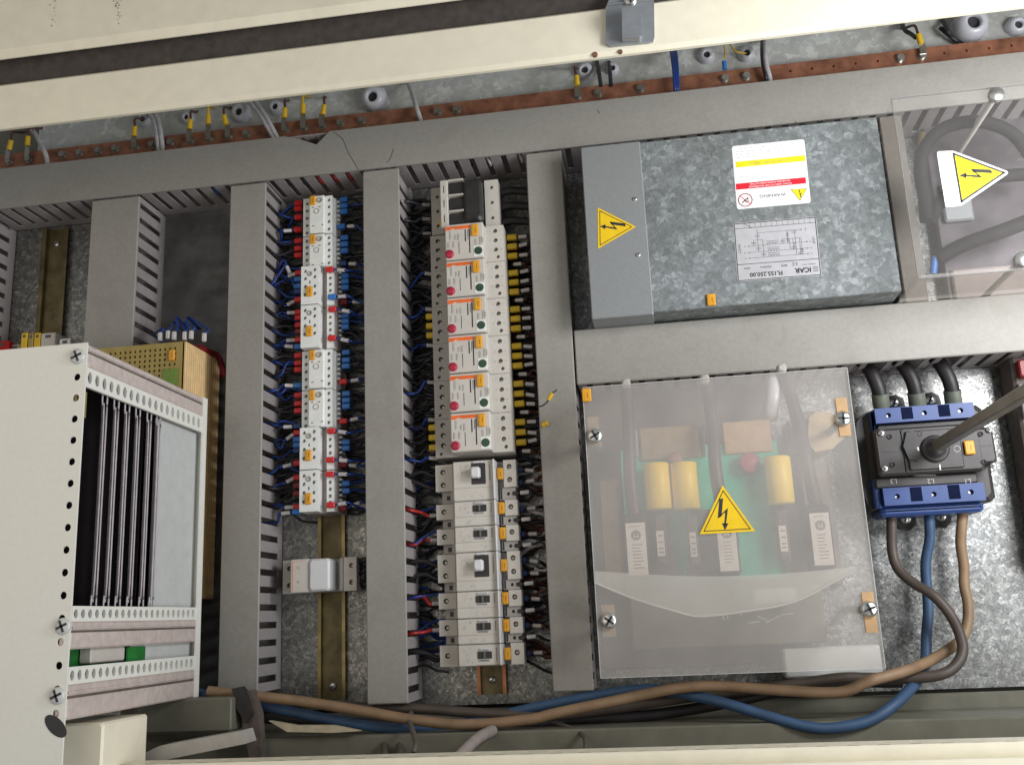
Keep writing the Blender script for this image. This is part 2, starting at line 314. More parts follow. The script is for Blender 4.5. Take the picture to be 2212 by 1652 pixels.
# ------------------------------------------------------------------ the setting: mounting panel and cabinet shell
x0, y1 = P(-90, 330, 0); x1, _ = P(2330, 700, 0)
_, yb = P(1300, 1512, 0); _, ybr = P(2100, 1470, 0)
yb = min(yb, ybr)
single('mounting_panel', MB().box(x0-120, x1+60, yb, P(1100, 330, 0)[1], -3, 0, 0), 'galvpanel', None, None, kind='structure', at=(0, 0, -3))
single('cabinet_back_wall', MB().box(x0-300, x1+300, yb-200, y1+400, -60, -55), 'frame', None, None, kind='structure', at=(0, 0, -60))
_, yf = P(1300, 1548, -40)
single('cabinet_floor', MB().box(x0-300, x1+300, yb-60, yb-52, -60, 230), 'frame', None, None, kind='structure', at=(0, yb-60, -60))

# cabinet frame members below the panel (olive profile strips) and the cream front rail
def strip(name, a, b, h, thick, tall, m, label, cat='frame rail'):   # a rail whose top edge runs through pixels a-b at height h
    (xa, ya), (xb, yb_) = P(*a, h), P(*b, h); sl = (yb_-ya)/(xb-xa)
    L = -900; Rr = 900
    ya2, yb2 = ya+sl*(L-xa), ya+sl*(Rr-xa); ym = (ya2+yb2)/2
    return MB().box(L, Rr, ym-tall, ym, h-thick, h, 2), ym
mb, yr1 = strip('r', (1300, 1524), (2212, 1482), 20, 16, 30, 'frame', '')
single('lower_back_rail', mb, 'frame', 'olive grey painted rail directly below the galvanised panel, behind the loose cables', 'frame rail')
mb, yr2 = strip('r', (1300, 1572), (2212, 1546), 110, 90, 22, 'frame', '')
single('lower_front_rail', mb, 'frame', 'second olive grey rail, between the back rail and the cream slotted rail', 'frame rail')
# cream slotted rail along the bottom of the picture
xa, ya = P(540, 1641, 300); xb, yb_ = P(2212, 1601, 300); yc = (ya+yb_)/2
rail = thing('slotted_rail', 'cream painted cabinet rail with a row of short slots along the bottom edge', 'frame rail', (0, yc, 280))
fr = lambda u, v, wv: (u, wv, v)
b = MB(); n = 0; xs = []
xx = -700
while xx < 700: xs.append(xx); xx += 25.5
b.box(-900, 900, yc-1.6-.6, yc-1.6, 216, 290)
top = MB(lambda u, v, wv: (u, wv, v))
for k, x in enumerate(xs):
    if k+1 == len(xs): break
    top.cell(x, xs[k+1], 276, 300, yc, x+12.7, 286, 5.2, 2.0, 5, True)
top.add([(xs[-1], 276, yc), (900, 276, yc), (900, 300, yc), (xs[-1], 300, yc)], [(0, 1, 2, 3)]); top.add([(-900, 276, yc), (xs[0], 276, yc), (xs[0], 300, yc), (-900, 300, yc)], [(0, 1, 2, 3)])
part('slotted_top', top, 'cream', rail)
part('rail_body', MB().box(-900, 900, yc-60, yc-5.2, 240, 299.4, 2).box(-900, 900, yc-60, yc-.2, 299.5, 303, 1), 'cream', rail)
part('rail_lip', MB().box(-900, 900, yc-60, yc-11, 303.2, 320, 5), 'cream', rail)

# ------------------------------------------------------------------ top of the cabinet: cream beam, dark seal, door edge, bracket
Hb = 285
xa, ya = P(0, 285, Hb-12); xb, yb_ = P(2212, 28, Hb-12); ybm = (ya+yb_)/2
_, ytop1 = P(0, 180, Hb); _, ytop2 = P(768, 83, Hb); ybt = (ytop1+ytop2)/2
beam = thing('cabinet_beam', 'cream painted cabinet beam across the top of the picture below a dark gap', 'frame beam', (0, ybm, 200))
part('beam_front', MB().box(-950, 950, ybm, ybt, Hb-12, Hb, 4), 'cream', beam)
part('rust_spot', MB().quad([(P(1285+6*math.cos(a), 117+5*math.sin(a), Hb)) for a in [k*.785 for k in range(8)]], Hb-3, Hb+.15), 'rust', beam)
part('rust_spot', MB().quad([(P(1340+5*math.cos(a), 111+4*math.sin(a), Hb)) for a in [k*.785 for k in range(8)]], Hb-3, Hb+.15), 'rust', beam)
_, yg1 = P(0, 139, 280); _, yg2 = P(768, 40, 280); ygt = (yg1+yg2)/2
single('door_seal', MB().box(-950, 950, ybt-4, ygt+20, 262, 276, 2), 'seal', 'dark brown rubber seal between the cream beam and the cream door edge', 'seal')
door = thing('cabinet_door_edge', 'cream painted folded door edge in the top left corner with faint grey smudges', 'door', (0, ygt, 260))
part('door_panel', MB().box(-950, 950, ygt, ygt+260, 280, 296.3, 8), 'cream', door)
for c_ in ((255, 24), (118, 24)):
    sm = MB()
    for k in range(30 if c_[0] > 200 else 12):
        cx = c_[0]+random.gauss(0, 5); cy = c_[1]+random.gauss(0, 20); r = random.uniform(.25, 1.0)
        sm.circ(*P(cx, max(3, min(58, cy)), 296.3), 296.4, r, 7)
    part('smudge', sm, 'greyink', door, kind='stuff')
# cast bracket on the beam
br = thing('cast_bracket', 'grey zinc cast bracket with a stepped catch bolted onto the cream beam', 'bracket', (*P(1360, 60, Hb), Hb))
def PP(pts, h): return [P(a, b_, h) for a, b_ in pts]
part('plate', MB().quad(PP([(1309, 99), (1309, 22), (1316, 5), (1330, -6), (1392, -14), (1408, -4), (1413, 8), (1414, 84), (1411, 93), (1400, 96), (1318, 104)], Hb), Hb, Hb+4), 'zinc', br)
part('catch', MB().quad(PP([(1345, 98), (1345, 42), (1386, 36), (1387, 92), (1382, 96)], Hb), Hb+4, Hb+13), 'zinc', br)
part('step', MB().quad(PP([(1345, 80), (1345, 42), (1386, 36), (1386, 70)], Hb), Hb+13, Hb+19), 'zinc', br)
part('rib', MB().quad(PP([(1312, 16), (1410, 6), (1410, 9), (1312, 19)], Hb), Hb+4, Hb+6), 'zinc', br)
bolt_with_slot('screw', br, *P(1362, 2, Hb+4), Hb+4, 7, 0, True)

# gland plate, glands, copper bar
single('gland_plate', MB().box(-850, 850, P(1100, 290, -6)[1], P(1100, -80, -6)[1]+120, -12, -1), 'galvtop', 'galvanised plate with cable glands behind the copper bar', 'gland plate')
gl = [(302, 252, 11), (396, 247, 10), (514, 238, 15), (590, 225, 12), (806, 208, 20), (1262, 146, 13), (1322, 140, 10), (1527, 112, 12), (1614, 108, 12), (2098, 50, 24), (2202, 48, 14)]
for i, (px, py, r) in enumerate(gl):
    x, y = P(px, py, 15); d = (0, -.25, 1); a = (x, y+3, -6)
    g = thing('cable_gland', 'grey plastic cable gland behind the copper bar, '+nthl(i)+' of the row', 'cable gland', a, 'grey cable glands behind the copper bar')
    part('nut', MB().lathe(a, d, [(0, r*1.0), (r*.55, r*1.0), (r*.6, r*.9)], 6), 'gland', g)
    part('dome', MB().lathe(a, d, [(r*.5, r*.92), (r*.9, r*.9), (r*1.25, r*.74), (r*1.45, r*.5), (r*1.42, r*.36), (r*1.0, r*.34)], 18), 'gland', g)
    part('opening', MB().lathe(a, d, [(r*1.1, r*.35), (r*1.1, .01)], 14), 'ink', g)
hb = 34
(xa, ya), (xb, yb_) = P(1457, 163, hb), P(2212, 82, hb); ybar = (ya+yb_)/2
print('bar', ya, yb_, P(0, 325, hb)[1])
bar = thing('copper_busbar', 'long copper earth bar drilled with a row of holes above the top duct', 'busbar', (0, ybar-12, hb-5))
bb_ = MB(); bx = [P(1457+k*.0, 0, hb)[0] for k in range(1)]
holes = [((1700+x/2.48)/1.1718, (y/2.48)/1.1718) for x, y in [(742, 432), (877, 415), (1013, 400), (1150, 385), (1290, 372), (1707, 325), (1848, 312), (1988, 297), (2130, 283)]]
hp = [(P(px, py, hb)[0], ybar-11, 2.0) for px, py in holes]
bb_.holed(P(1640, 140, hb)[0], 700, ybar-26, ybar, hb-5, hb, hp, 3, False)
bb_.box(-1000, P(1640, 140, hb)[0], ybar-26, ybar, hb-5, hb)
part('bar', bb_, 'copper', bar)
bl = [(x/2.88, y/2.88) for x, y in [(55, 970), (175, 960), (385, 935), (490, 925), (610, 905), (715, 900), (838, 885), (940, 870), (1055, 855), (1180, 840), (1300, 810), (1420, 800), (1530, 800), (1770, 780), (1888, 765), (2005, 750), (2115, 735)]]
bl += [((850+x/2.458)/1.1718, y/2.88) for x, y in [(160, 730), (630, 660), (750, 660), (1505, 580), (1632, 565), (1895, 535)]]
bl += [((1700+x/2.48)/1.1718, y/2.906) for x, y in [(335, 470), (470, 465), (1435, 340), (1575, 330)]]
for i, (px, py) in enumerate(bl):
    x, y = P(px, py, hb+4); y = ybar-12
    o = thing('hex_bolt', 'zinc hexagon bolt on the copper bar, '+nthl(i), 'bolt', (x, y, hb), 'zinc bolts along the copper bar')
    part('washer', MB().cyl((x, y, hb), (x, y, hb+1.2), 6, n=14), 'screw', o)
    part('head', MB().cyl((x, y, hb+1.2), (x, y, hb+6), 4.6, n=6), 'screw' if i < 23 else 'brightscrew', o)
lugs = [(x/2.88, y/2.88) for x, y in [(70, 905), (175, 880), (840, 820), (1187, 775), (1297, 745), (1395, 750), (1775, 705), (1888, 680), (2020, 685)]]+[((850+1500/2.458)/1.1718, 505/2.88), ((1700+1552/2.48)/1.1718, 250/2.906)]
for i, (px, py) in enumerate(lugs):
    x, y = P(px, py, hb+9); bxy = min(((P(a, b_, hb+4)[0]) for a, b_ in bl), key=lambda q: abs(q-x))
    o = thing('earth_wire', 'earth wire in a yellow cable lug bolted to the copper bar, '+nthl(i), 'wire', (x, y, hb), 'wires with yellow lugs on the copper bar')
    part('ring_lug', MB().box(bxy-3.5, bxy+3.5, ybar-12, y-4, hb+6, hb+7.2), 'screw', o)
    part('lug_sleeve', MB().cyl((bxy*.6+x*.4, y-6, hb+8), (x, y+7, hb+10), 3.7, 3.4), 'yellow', o)
    part('wire', MB().tube([(x, y+6, hb+10), (x-2, y+22, hb+6), (x-6+random.uniform(-8, 8), y+44, 0), (x-8, y+60, -6)], 1.7), 'yellow' if i in (4, 7) else 'wirebrown', o)
def wires(paths, r, m, name, label, cat='wire', group=None):
    for k, pts in enumerate(paths):
        single(name, MB().tube(pts, r), m, label if isinstance(label, str) else label[k], cat, group)
def px3(l): return [(*P(a, b_, h), h) for a, b_, h in l]
wires([px3([(64, 272, 10), (82, 300, 40), (100, 338, 50), (104, 380, 40)]), px3([(318, 240, 0), (332, 262, 30), (340, 300, 46), (344, 340, 30)]), px3([(330, 235, 0), (342, 262, 30), (349, 300, 46), (352, 340, 30)]),
       px3([(528, 210, 10), (548, 232, 30), (570, 262, 46), (592, 300, 40)]), px3([(545, 210, 10), (560, 232, 30), (580, 262, 46), (600, 300, 40)]),
       px3([(878, 170, 0), (890, 200, 25), (902, 240, 46), (912, 270, 30)])], 3.3, 'wiregrey', 'screened_cable',
      ['grey screened cable crossing the copper bar, '+nthl(k) for k in range(6)], 'cable', 'grey cables crossing the copper bar')
wires([px3([(1448+k*5, 100, 0), (1452+k*5, 128, 35), (1456+k*4, 160, 48), (1458+k*4, 196, 46), (1458+k*4, 215, 30)]) for k in range(3)], 2.1, 'wireblue', 'blue_wire',
      ['blue wire crossing the copper bar in a group of three, '+s for s in ('left one', 'middle one', 'right one')], 'wire', 'three blue wires over the copper bar')
wires([px3([(1652, 80, 0), (1652, 110, 35), (1655, 140, 46), (1662, 165, 46), (1664, 185, 30)])], 3.2, 'wiregrey', 'grey_wire', 'light grey wire looping over the copper bar beside the row of empty holes')
wires([px3([(1647, 80, 0), (1646, 110, 35), (1648, 140, 44), (1655, 170, 44), (1656, 185, 30)])], 2.4, 'wireblack', 'black_wire', 'black wire behind the light grey wire over the copper bar')
wires([px3([(1290+k*26, 135, 0), (1294+k*24, 158, 20), (1298+k*22, 185, 36)]) for k in range(2)]+[px3([(1948, 50, 0), (1955, 66, 20), (1968, 74, 30), (1978, 82, 40)]), px3([(2035, 40, 0), (2046, 66, 18), (2056, 80, 10)]), px3([(2030, 60, 10), (2060, 85, 10), (2080, 97, 0)])], 2.8, 'wireblack', 'black_wire',
      ['black wire rising from the copper bar, '+nthl(k) for k in range(5)], 'wire', 'black wires above the copper bar')
wires([px3([(1562, 90, 10), (1566, 110, 24), (1565, 128, 38)]), px3([(1576, 96, 16), (1590, 112, 24), (1612, 116, 20)])], 1.1, 'yellow', 'thin_yellow_wire', ['thin yellow wire going down to a blue lug on the copper bar', 'thin yellow wire looped between two glands'])
x, y = P(1565, 141, 42); single('blue_lug', MB().cyl((x, y-6, 41), (x, y+5, 43), 3), 'blue', 'small blue cable lug on the copper bar', 'cable lug')

# ------------------------------------------------------------------ wiring ducts
HD = 76
def comb(frame, L0, L1, pitch, gap, hi=HD, first=None):     # a duct wall: sill, fingers and top bead; runs along u, height w
    b = MB(frame); b.box(L0, L1, 0, 1.6, 0, 15).box(L0, L1, 0, 1.6, hi-5, hi-3)
    u = L0+(first or pitch*.5); prev = L0
    while u < L1:
        b.box(prev, u, 0, 1.6, 15, hi-5); prev = u+gap; u += pitch
    if prev < L1: b.box(prev, L1, 0, 1.6, 15, hi-5)
    return b
def vduct(x0, x1, y0, y1, label, hi=HD, pitch=20.6):
    t = thing('wiring_duct', label, 'cable duct', ((x0+x1)/2, y0, 0), 'grey slotted wiring ducts')
    part('cover', MB().box(x0-1, x1+1, y0, y1, hi-3, hi, 1.2), 'duct', t)
    part('base', MB().box(x0, x1, y0, y1, .3, 2), 'ductside', t)
    part('slotted_wall', comb(lambda u, v, wv: (x1-1.6+v, u, wv), y0, y1, pitch, 7.6, hi), 'ductside', t)
    part('slotted_wall', comb(lambda u, v, wv: (x0+v, u, wv), y0, y1, pitch, 7.6, hi), 'ductside', t)
    return t
def hduct(x0, x1, y0, y1, label, hi=HD, pitch=20.6, walls=True):
    t = thing('wiring_duct', label, 'cable duct', (x0, y0, 0), 'grey slotted wiring ducts')
    part('base', MB().box(x0, x1, y0, y1, .3, 2), 'ductside', t)
    if walls: part('slotted_wall', comb(lambda u, v, wv: (u, y0+v, wv), x0, x1, pitch, 7.6, hi), 'ductside', t)
    part('slotted_wall', comb(lambda u, v, wv: (u, y1-1.6+v, wv), x0, x1, pitch, 7.6, hi), 'ductside', t)
    return t
def mid(a, b_): return ((a[0]+b_[0])/2, (a[1]+b_[1])/2)
ytl = (P(0, 453, HD)[1]+P(1881, 243, HD)[1])/2
ytt = (P(0, 361, HD)[1]+P(1493, 194, HD)[1]+P(2212, 118, HD)[1])/3
print('top duct', ytl, ytt)
td = hduct(-950, 950, ytl, ytt, 'long horizontal grey duct below the copper bar with a chipped upper edge')
# cover with a broken notch in its upper edge
nx = [P(a, b_, HD) for a, b_ in ((613, 292), (640, 296), (684, 315), (712, 282))]
pts = [(-950, ytl-1), (950, ytl-1), (950, ytt), (nx[3][0], ytt), (nx[2][0], ytt-17), (nx[1][0], ytt-4.5), (nx[0][0], ytt), (-950, ytt)]
part('cover', MB().quad(pts, HD-3, HD), 'duct', td)
cr_ = MB()
for a in ([(722, 286), (740, 300), (752, 330), (775, 368)], [(1290, 238), (1295, 245)], [(1718, 262), (1722, 268), (1726, 280)], [(850, 322), (842, 345), (835, 352)]):
    cr_.line([P(u, v, HD) for u, v in a], .8, HD+.1)
part('crack', cr_, 'hair', td)
single('wire_end_tag', MB().box(*sorted((P(640, 295, 60)[0], P(676, 295, 60)[0])), P(650, 298, 60)[1]-2, P(650, 298, 60)[1]+3, 50, 62, 1).box(*sorted((P(680, 290, 60)[0], P(706, 290, 60)[0])), P(690, 295, 60)[1]-2, P(690, 292, 60)[1]+2, 50, 62, 1), 'sleeve', 'white plastic clip showing in the chipped notch of the top duct', 'clip')
def vd(tl, tr, bl_, br_, label):
    x0 = (P(*tl, HD)[0]+P(*bl_, HD)[0])/2; x1 = (P(*tr, HD)[0]+P(*br_, HD)[0])/2
    y0 = P(*mid(bl_, br_), HD)[1]
    print(label[:30], P(*tl, HD)[0]-P(*bl_, HD)[0], P(*tr, HD)[0]-P(*br_, HD)[0])
    return vduct(x0, x1, y0, ytl-3.5, label), x0, x1, y0
x1 = (P(-42, 500, HD)[0])
vduct(x1-55, x1, P(0, 1500, HD)[1], ytl-2, 'vertical grey duct at the left edge of the photo, mostly cut off')
_, A0, A1, _y = vd((187, 435), (287, 423), (150, 1480), (262, 1480), 'vertical grey duct running down behind the white card rack')
_, B0, B1, By = vd((500, 406), (575, 402), (470, 1498), (552, 1498), 'vertical grey duct left of the contactor column')
_, C0, C1, Cy = vd((783, 378), (860, 375), (797, 1520), (880, 1520), 'vertical grey duct between the contactor column and the breaker column')
_, D0, D1, Dy = vd((1135, 345), (1213, 340), (1200, 1505), (1278, 1480), 'vertical grey duct right of the breaker column')
# horizontal duct on the right
yE1 = (P(1228, 715, HD)[1]+P(2212, 635, HD)[1])/2; yE0 = (P(1237, 830, HD)[1]+P(2190, 757, HD)[1])/2
xE0 = D1+4; xE1 = P(2185, 760, HD)[0]+110
ed = hduct(xE0, xE1, yE0, yE1, 'wide horizontal grey duct between the galvanised filter box and the frosted cover', walls=False)
part('cover', MB().box(xE0-1, xE1+1, yE0-1, yE1+1, HD-3, HD, 1.2), 'duct', ed)
# its lower wall has wider openings where the three black cables leave
cxs = [P(1877, 790, 40)[0], P(1952, 785, 40)[0], P(2030, 780, 40)[0]]
b = MB(lambda u, v, wv: (u, yE0+v, wv)); b.box(xE0, xE1, 0, 1.6, 0, 8).box(xE0, xE1, 0, 1.6, HD-8, HD-3)
u = xE0+10; prev = xE0
while u < xE1:
    wide = any(abs(u-c) < 11 for c in cxs)
    g0, g1 = (u-7, u+15) if wide else (u, u+7)
    if g0 > prev: b.box(prev, g0, 0, 1.6, 8, HD-8)
    prev = g1; u += 20.6
b.box(prev, xE1, 0, 1.6, 8, HD-8); part('slotted_wall', b, 'ductside', ed)
# narrow duct between filter box and acrylic box
xs0 = (P(1899, 235, 70)[0]+P(1950, 610, 70)[0])/2; xs1 = xs0+24
nd = vduct(xs0, xs1, yE1+1.5, ytl-2, 'narrow vertical duct with painted shade between the filter box and the clear acrylic box', 70, 14)
for o_ in nd.children: o_.data.materials[0] = M['ductshade']  # darker grey: shade of the face turned from the light is in the colour

# ------------------------------------------------------------------ mounting rails
def dinrail(xc, y0, y1, m, label, half=17.5, inner=13.8, screws=()):
    t = thing('mounting_rail', label, 'mounting rail', (xc, y0, 0))
    prof = [(-half, 7.5), (-inner, 7.5), (-inner, 1), (inner, 1), (inner, 7.5), (half, 7.5)]
    b = MB()
    for (a, h1), (c, h2) in zip(prof, prof[1:]):
        if h1 == h2: b.box(xc+a, xc+c, y0, y1, h1-1, h1)
        else: b.box(xc+a-.5, xc+a+.5, y0, y1, 1, 7.4)
    part('rail', b, m, t)
    part('shaded_rail_bed', MB().box(xc-inner+.6, xc+inner-.6, y0, y1, 1.05, 1.4), 'brassgrey', t)  # darker inlay, the dim channel between the lips put into the colour
    y = y0+12
    for sy in screws: bolt_with_slot('screw', t, xc, sy, 1.5, 4.5, .5)
    return t
rx1 = P(716, 1300, 7)[0]
dinrail(rx1, P(716, 1510, 0)[1], P(716, 1100, 0)[1], 'brass', 'yellowish zinc mounting rail showing below the contactors', screws=(P(703, 1482, 2)[1],))
rx2 = P(1062, 1470, 7)[0]
dinrail(rx2, P(1062, 1498, 0)[1], P(1062, 1400, 0)[1], 'copperrail', 'coppery mounting rail end below the lowest breaker', screws=(P(1058, 1468, 2)[1],))
rx0 = P(113, 600, 7)[0]
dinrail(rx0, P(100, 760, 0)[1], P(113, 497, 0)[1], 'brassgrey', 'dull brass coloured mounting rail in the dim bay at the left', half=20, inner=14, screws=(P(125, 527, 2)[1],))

# ------------------------------------------------------------------ contactor column
GC = 'contactors stacked on the left rail'
def prow(parent, pts, r, h, key='s'):
    for x, y in pts: shared('terminal_screw', (key, r), screwhead(r), 'screw', parent, x, y, h)
u = .1335                                     # mm per crop pixel
HX = P(654, 700, 50)[0]
def contactor_a(x, y, label, e):              # x left edge, y top edge
    t = thing('contactor', label, 'contactor', (x, y, 0), GC)
    u = .1335*e/44.3
    part('body', MB().box(x+1, x+42, y-e, y, 8, 44, 1).box(x+10.5, x+31, y-e+.6, y-.6, 44, 58, 1.2), 'white', t)
    la = [(x+5.4, y-v*u, 2.3) for v in (48, 112, 176, 240, 305)]
    part('terminal_strip', MB().holed(x, x+10, y-e+.4, y-.4, 30, 51, la, 5), 'white', t)
    ra = [(x+35.5, y-v*u, 2.3) for v in (40, 100, 165, 228, 292)]
    part('terminal_strip', MB().holed(x+31.2, x+40, y-e+.4, y-.4, 30, 53, ra, 5), 'white', t)
    prow(t, [p[:2] for p in la], 1.9, 46.4); prow(t, [p[:2] for p in ra], 1.9, 48.4)
    part('terminal_comb', MB().box(x+40.3, x+45, y-e+2, y-1, 10, 34, .6), 'pinkgrey', t)
    cb = MB()
    for k in range(6): cb.box(x+40.3, x+46, y-4-k*6.4-1.3, y-4-k*6.4+1.3, 34, 40, .4)
    part('terminal_comb', cb, 'white', t)
    tag(t, x+12, x+19.6, y-14.5, y-1.5, 58)
    part('dial', MB().lathe((x+25, y-8, 58), (0, 0, 1), [(0, 3.9), (1.2, 3.7), (1.2, 2.6), (.3, 2.4), (.3, 0)], 18), 'greyplastic', t)
    part('push_button', MB().lathe((x+21, y-23, 58), (0, 0, 1), [(0, 3.8), (.6, 3.8), (.6, 3), (-.5, 3), (-.5, 0.01)], 18), 'greyplastic', t)
    sl = MB()
    for a, b_ in ((14, 17), (23, 17), (14.5, 43), (27, 42.3)): sl.box(x+a, x+a+3.2, y-b_-.5, y-b_+.5, 57.8, 58.15)
    sl.box(x+27.2, x+28.4, y-38, y-35.4, 57.8, 58.15)
    part('slot', sl, 'ink', t)
    part('label_field', MB().box(x+11.5, x+29.5, y-41, y-33, 58, 58.5, .2), 'white', t)
    return t
def contactor_b(x, y, label, e):
    t = thing('contactor', label, 'contactor', (x, y, 0), GC); x += 2.5
    part('body', MB().box(x+1, x+42, y-e, y, 8, 47, 1), 'pinkgrey', t)
    lh = [(x+5.5, y-7, 2.3), (x+5.5, y-17, 2.3), (x+5.5, y-27.5, 2.3), (x+5.5, y-38.5, 2.3)]
    rh = [(x+18, y-6, 2.3), (x+18, y-15.5, 2.3), (x+18, y-28, 2.3), (x+18, y-38, 2.3)]
    a = part('auxiliary_block', MB().holed(x, x+8.4, y-e+.4, y-.4, 30, 64, lh, 5).holed(x+15, x+23, y-e+.4, y-.4, 30, 64, rh, 5).box(x+8.4, x+15, y-e+.4, y-.4, 30, 64), 'white', t)
    prow(t, [p[:2] for p in lh+rh], 1.9, 59.4)
    part('centre_screw', MB().lathe((x+11.7, y-11, 64), (0, 0, 1), [(0, 3.6), (.9, 3.4), (.9, 2.2), (.2, 2), (.2, .01)], 16), 'greyplastic', t)
    part('slot', MB().box(x+11.2, x+12.6, y-24.4, y-20.5, 63.9, 64.2), 'ink', t)
    tag(t, x+7.3, x+15.6, y-42, y-28.5, 64)
    ra = [(x+34.8, y-v, 2.3) for v in (6.5, 15, 23.5, 32, 40)]
    part('terminal_strip', MB().holed(x+30.6, x+39.6, y-e+.4, y-.4, 30, 53, ra, 5), 'white', t)
    prow(t, [p[:2] for p in ra], 1.9, 48.4)
    cb = MB()
    for k in range(6): cb.box(x+39.8, x+45.4, y-4-k*6.4-1.3, y-4-k*6.4+1.3, 26, 40, .4)
    part('terminal_comb', cb, 'white', t); return t
tops = [(421, 'a'), (504, 'a'), (576, 'b'), (660, 'b'), (753, 'a'), (839, 'a'), (923, 'b'), (1015, 'b')]
CYT = []
xl = sum(P(654, t_, 50)[0] for t_, _ in tops)/8
print('contactor x', [round(P(654, t_, 50)[0]) for t_, _ in tops], xl, C0, B1)
pa = pb = None
for i, (py, kd) in enumerate(tops):
    y = P(694, py, 57)[1]; CYT.append(y)
    desc = ('white contactor with round dial and orange tag at its top, ' if kd == 'a' else 'white contactor with eight hole raised block and low orange tag, ')+nth(i, 8)
    (contactor_a if kd == 'a' else contactor_b)(xl, y, desc, (y-P(694, (tops+[(1106, 'c')])[i+1][0], 57)[1])-.5)
print('contactor pitch', [round(a-b_, 1) for a, b_ in zip(CYT, CYT[1:])])
part_y = CYT[7]-44.3
single('end_clamp', MB().quad([(xl+2, part_y-1), (xl+43, part_y-1), (xl+40, part_y-5), (xl+24, part_y-8), (xl+6, part_y-5)], 8, 46), 'pinkgrey', 'dusty grey end stop under the lowest contactor', 'clamp')

# wires of the contactor column: (x px, y px, colour, sleeve centre or None, wire colour) read off the photograph
def c7(x, y): return (546.2+x/4.302, 384+y/4.302)
def c8(x, y): return (546.2+x/4.208, 734+y/4.208)
LW = [(c7, 425, 240, 'red', None), (c7, 425, 290, 'red', None), (c7, 425, 370, 'red', None), (c7, 420, 485, 'red', (325, 492)), (c7, 425, 590, 'red', None), (c7, 425, 660, 'red', None), (c7, 425, 722, 'red', None),
      (c7, 432, 885, 'red', (360, 905)), (c7, 420, 945, 'blue', None), (c7, 420, 1010, 'blue', (330, 858)), (c7, 420, 1060, 'darkblue', None), (c7, 425, 1135, 'red', (350, 1165)),
      (c7, 430, 1250, 'red', (355, 1255)), (c7, 430, 1302, 'red', None), (c7, 430, 1370, 'red', None), (c7, 430, 1430, 'darkred', None), (c7, 430, 1505, 'red', (350, 1510)), (c7, 425, 1570, 'blue', (335, 1566)),
      (c8, 415, 145, 'red', None), (c8, 415, 212, 'red', None), (c8, 415, 272, 'red', None), (c8, 412, 415, 'blue', (330, 415)), (c8, 415, 505, 'red', None), (c8, 415, 580, 'red', None), (c8, 415, 645, 'red', None),
      (c8, 408, 785, 'darkblue', (318, 790)), (c8, 410, 845, 'red', (335, 882)), (c8, 405, 905, 'blue', None), (c8, 405, 957, 'blue', None), (c8, 405, 1008, 'darkblue', None), (c8, 410, 1120, 'red', (312, 1142)),
      (c8, 410, 1250, 'red', (338, 1275)), (c8, 405, 1325, 'darkred', None), (c8, 405, 1395, 'darkred', None), (c8, 408, 1515, 'red', (328, 1520)), (c8, 398, 1560, 'blue', (298, 1572))]
RW = [(c7, 850, 205, 'blue', None), (c7, 850, 262, 'blue', None), (c7, 850, 315, 'blue', None), (c7, 825, 455, 'blue', (915, 450)), (c7, 855, 560, 'blue', None), (c7, 855, 620, 'blue', None), (c7, 855, 680, 'blue', None), (c7, 840, 800, 'darkblue', (930, 800)),
      (c7, 715, 853, 'red', (822, 858)), (c7, 860, 915, 'blue', None), (c7, 860, 967, 'blue', None), (c7, 860, 1022, 'blue', None), (c7, 738, 1108, 'blue', (832, 1102)), (c7, 845, 1157, 'darkred', (965, 1152)),
      (c7, 742, 1222, 'red', (868, 1238)), (c7, 862, 1285, 'blue', None), (c7, 862, 1337, 'blue', None), (c7, 862, 1388, 'blue', None), (c7, 738, 1490, 'red', (857, 1508)),
      (c8, 850, 115, 'blue', None), (c8, 850, 185, 'blue', None), (c8, 850, 240, 'blue', None), (c8, 825, 380, 'red', (930, 366)), (c8, 852, 490, 'blue', None), (c8, 852, 550, 'blue', None), (c8, 852, 605, 'blue', None), (c8, 825, 740, 'red', (925, 720)),
      (c8, 716, 828, 'red', (815, 838)), (c8, 850, 930, 'blue', None), (c8, 850, 985, 'blue', None), (c8, 706, 1090, 'red', (825, 1095)), (c8, 822, 1135, 'darkred', (912, 1142)),
      (c8, 703, 1220, 'red', (820, 1220)), (c8, 850, 1305, 'blue', None), (c8, 850, 1372, 'blue', None), (c8, 711, 1500, 'red', (815, 1487)), (c8, 820, 1530, 'darkred', (940, 1492))]
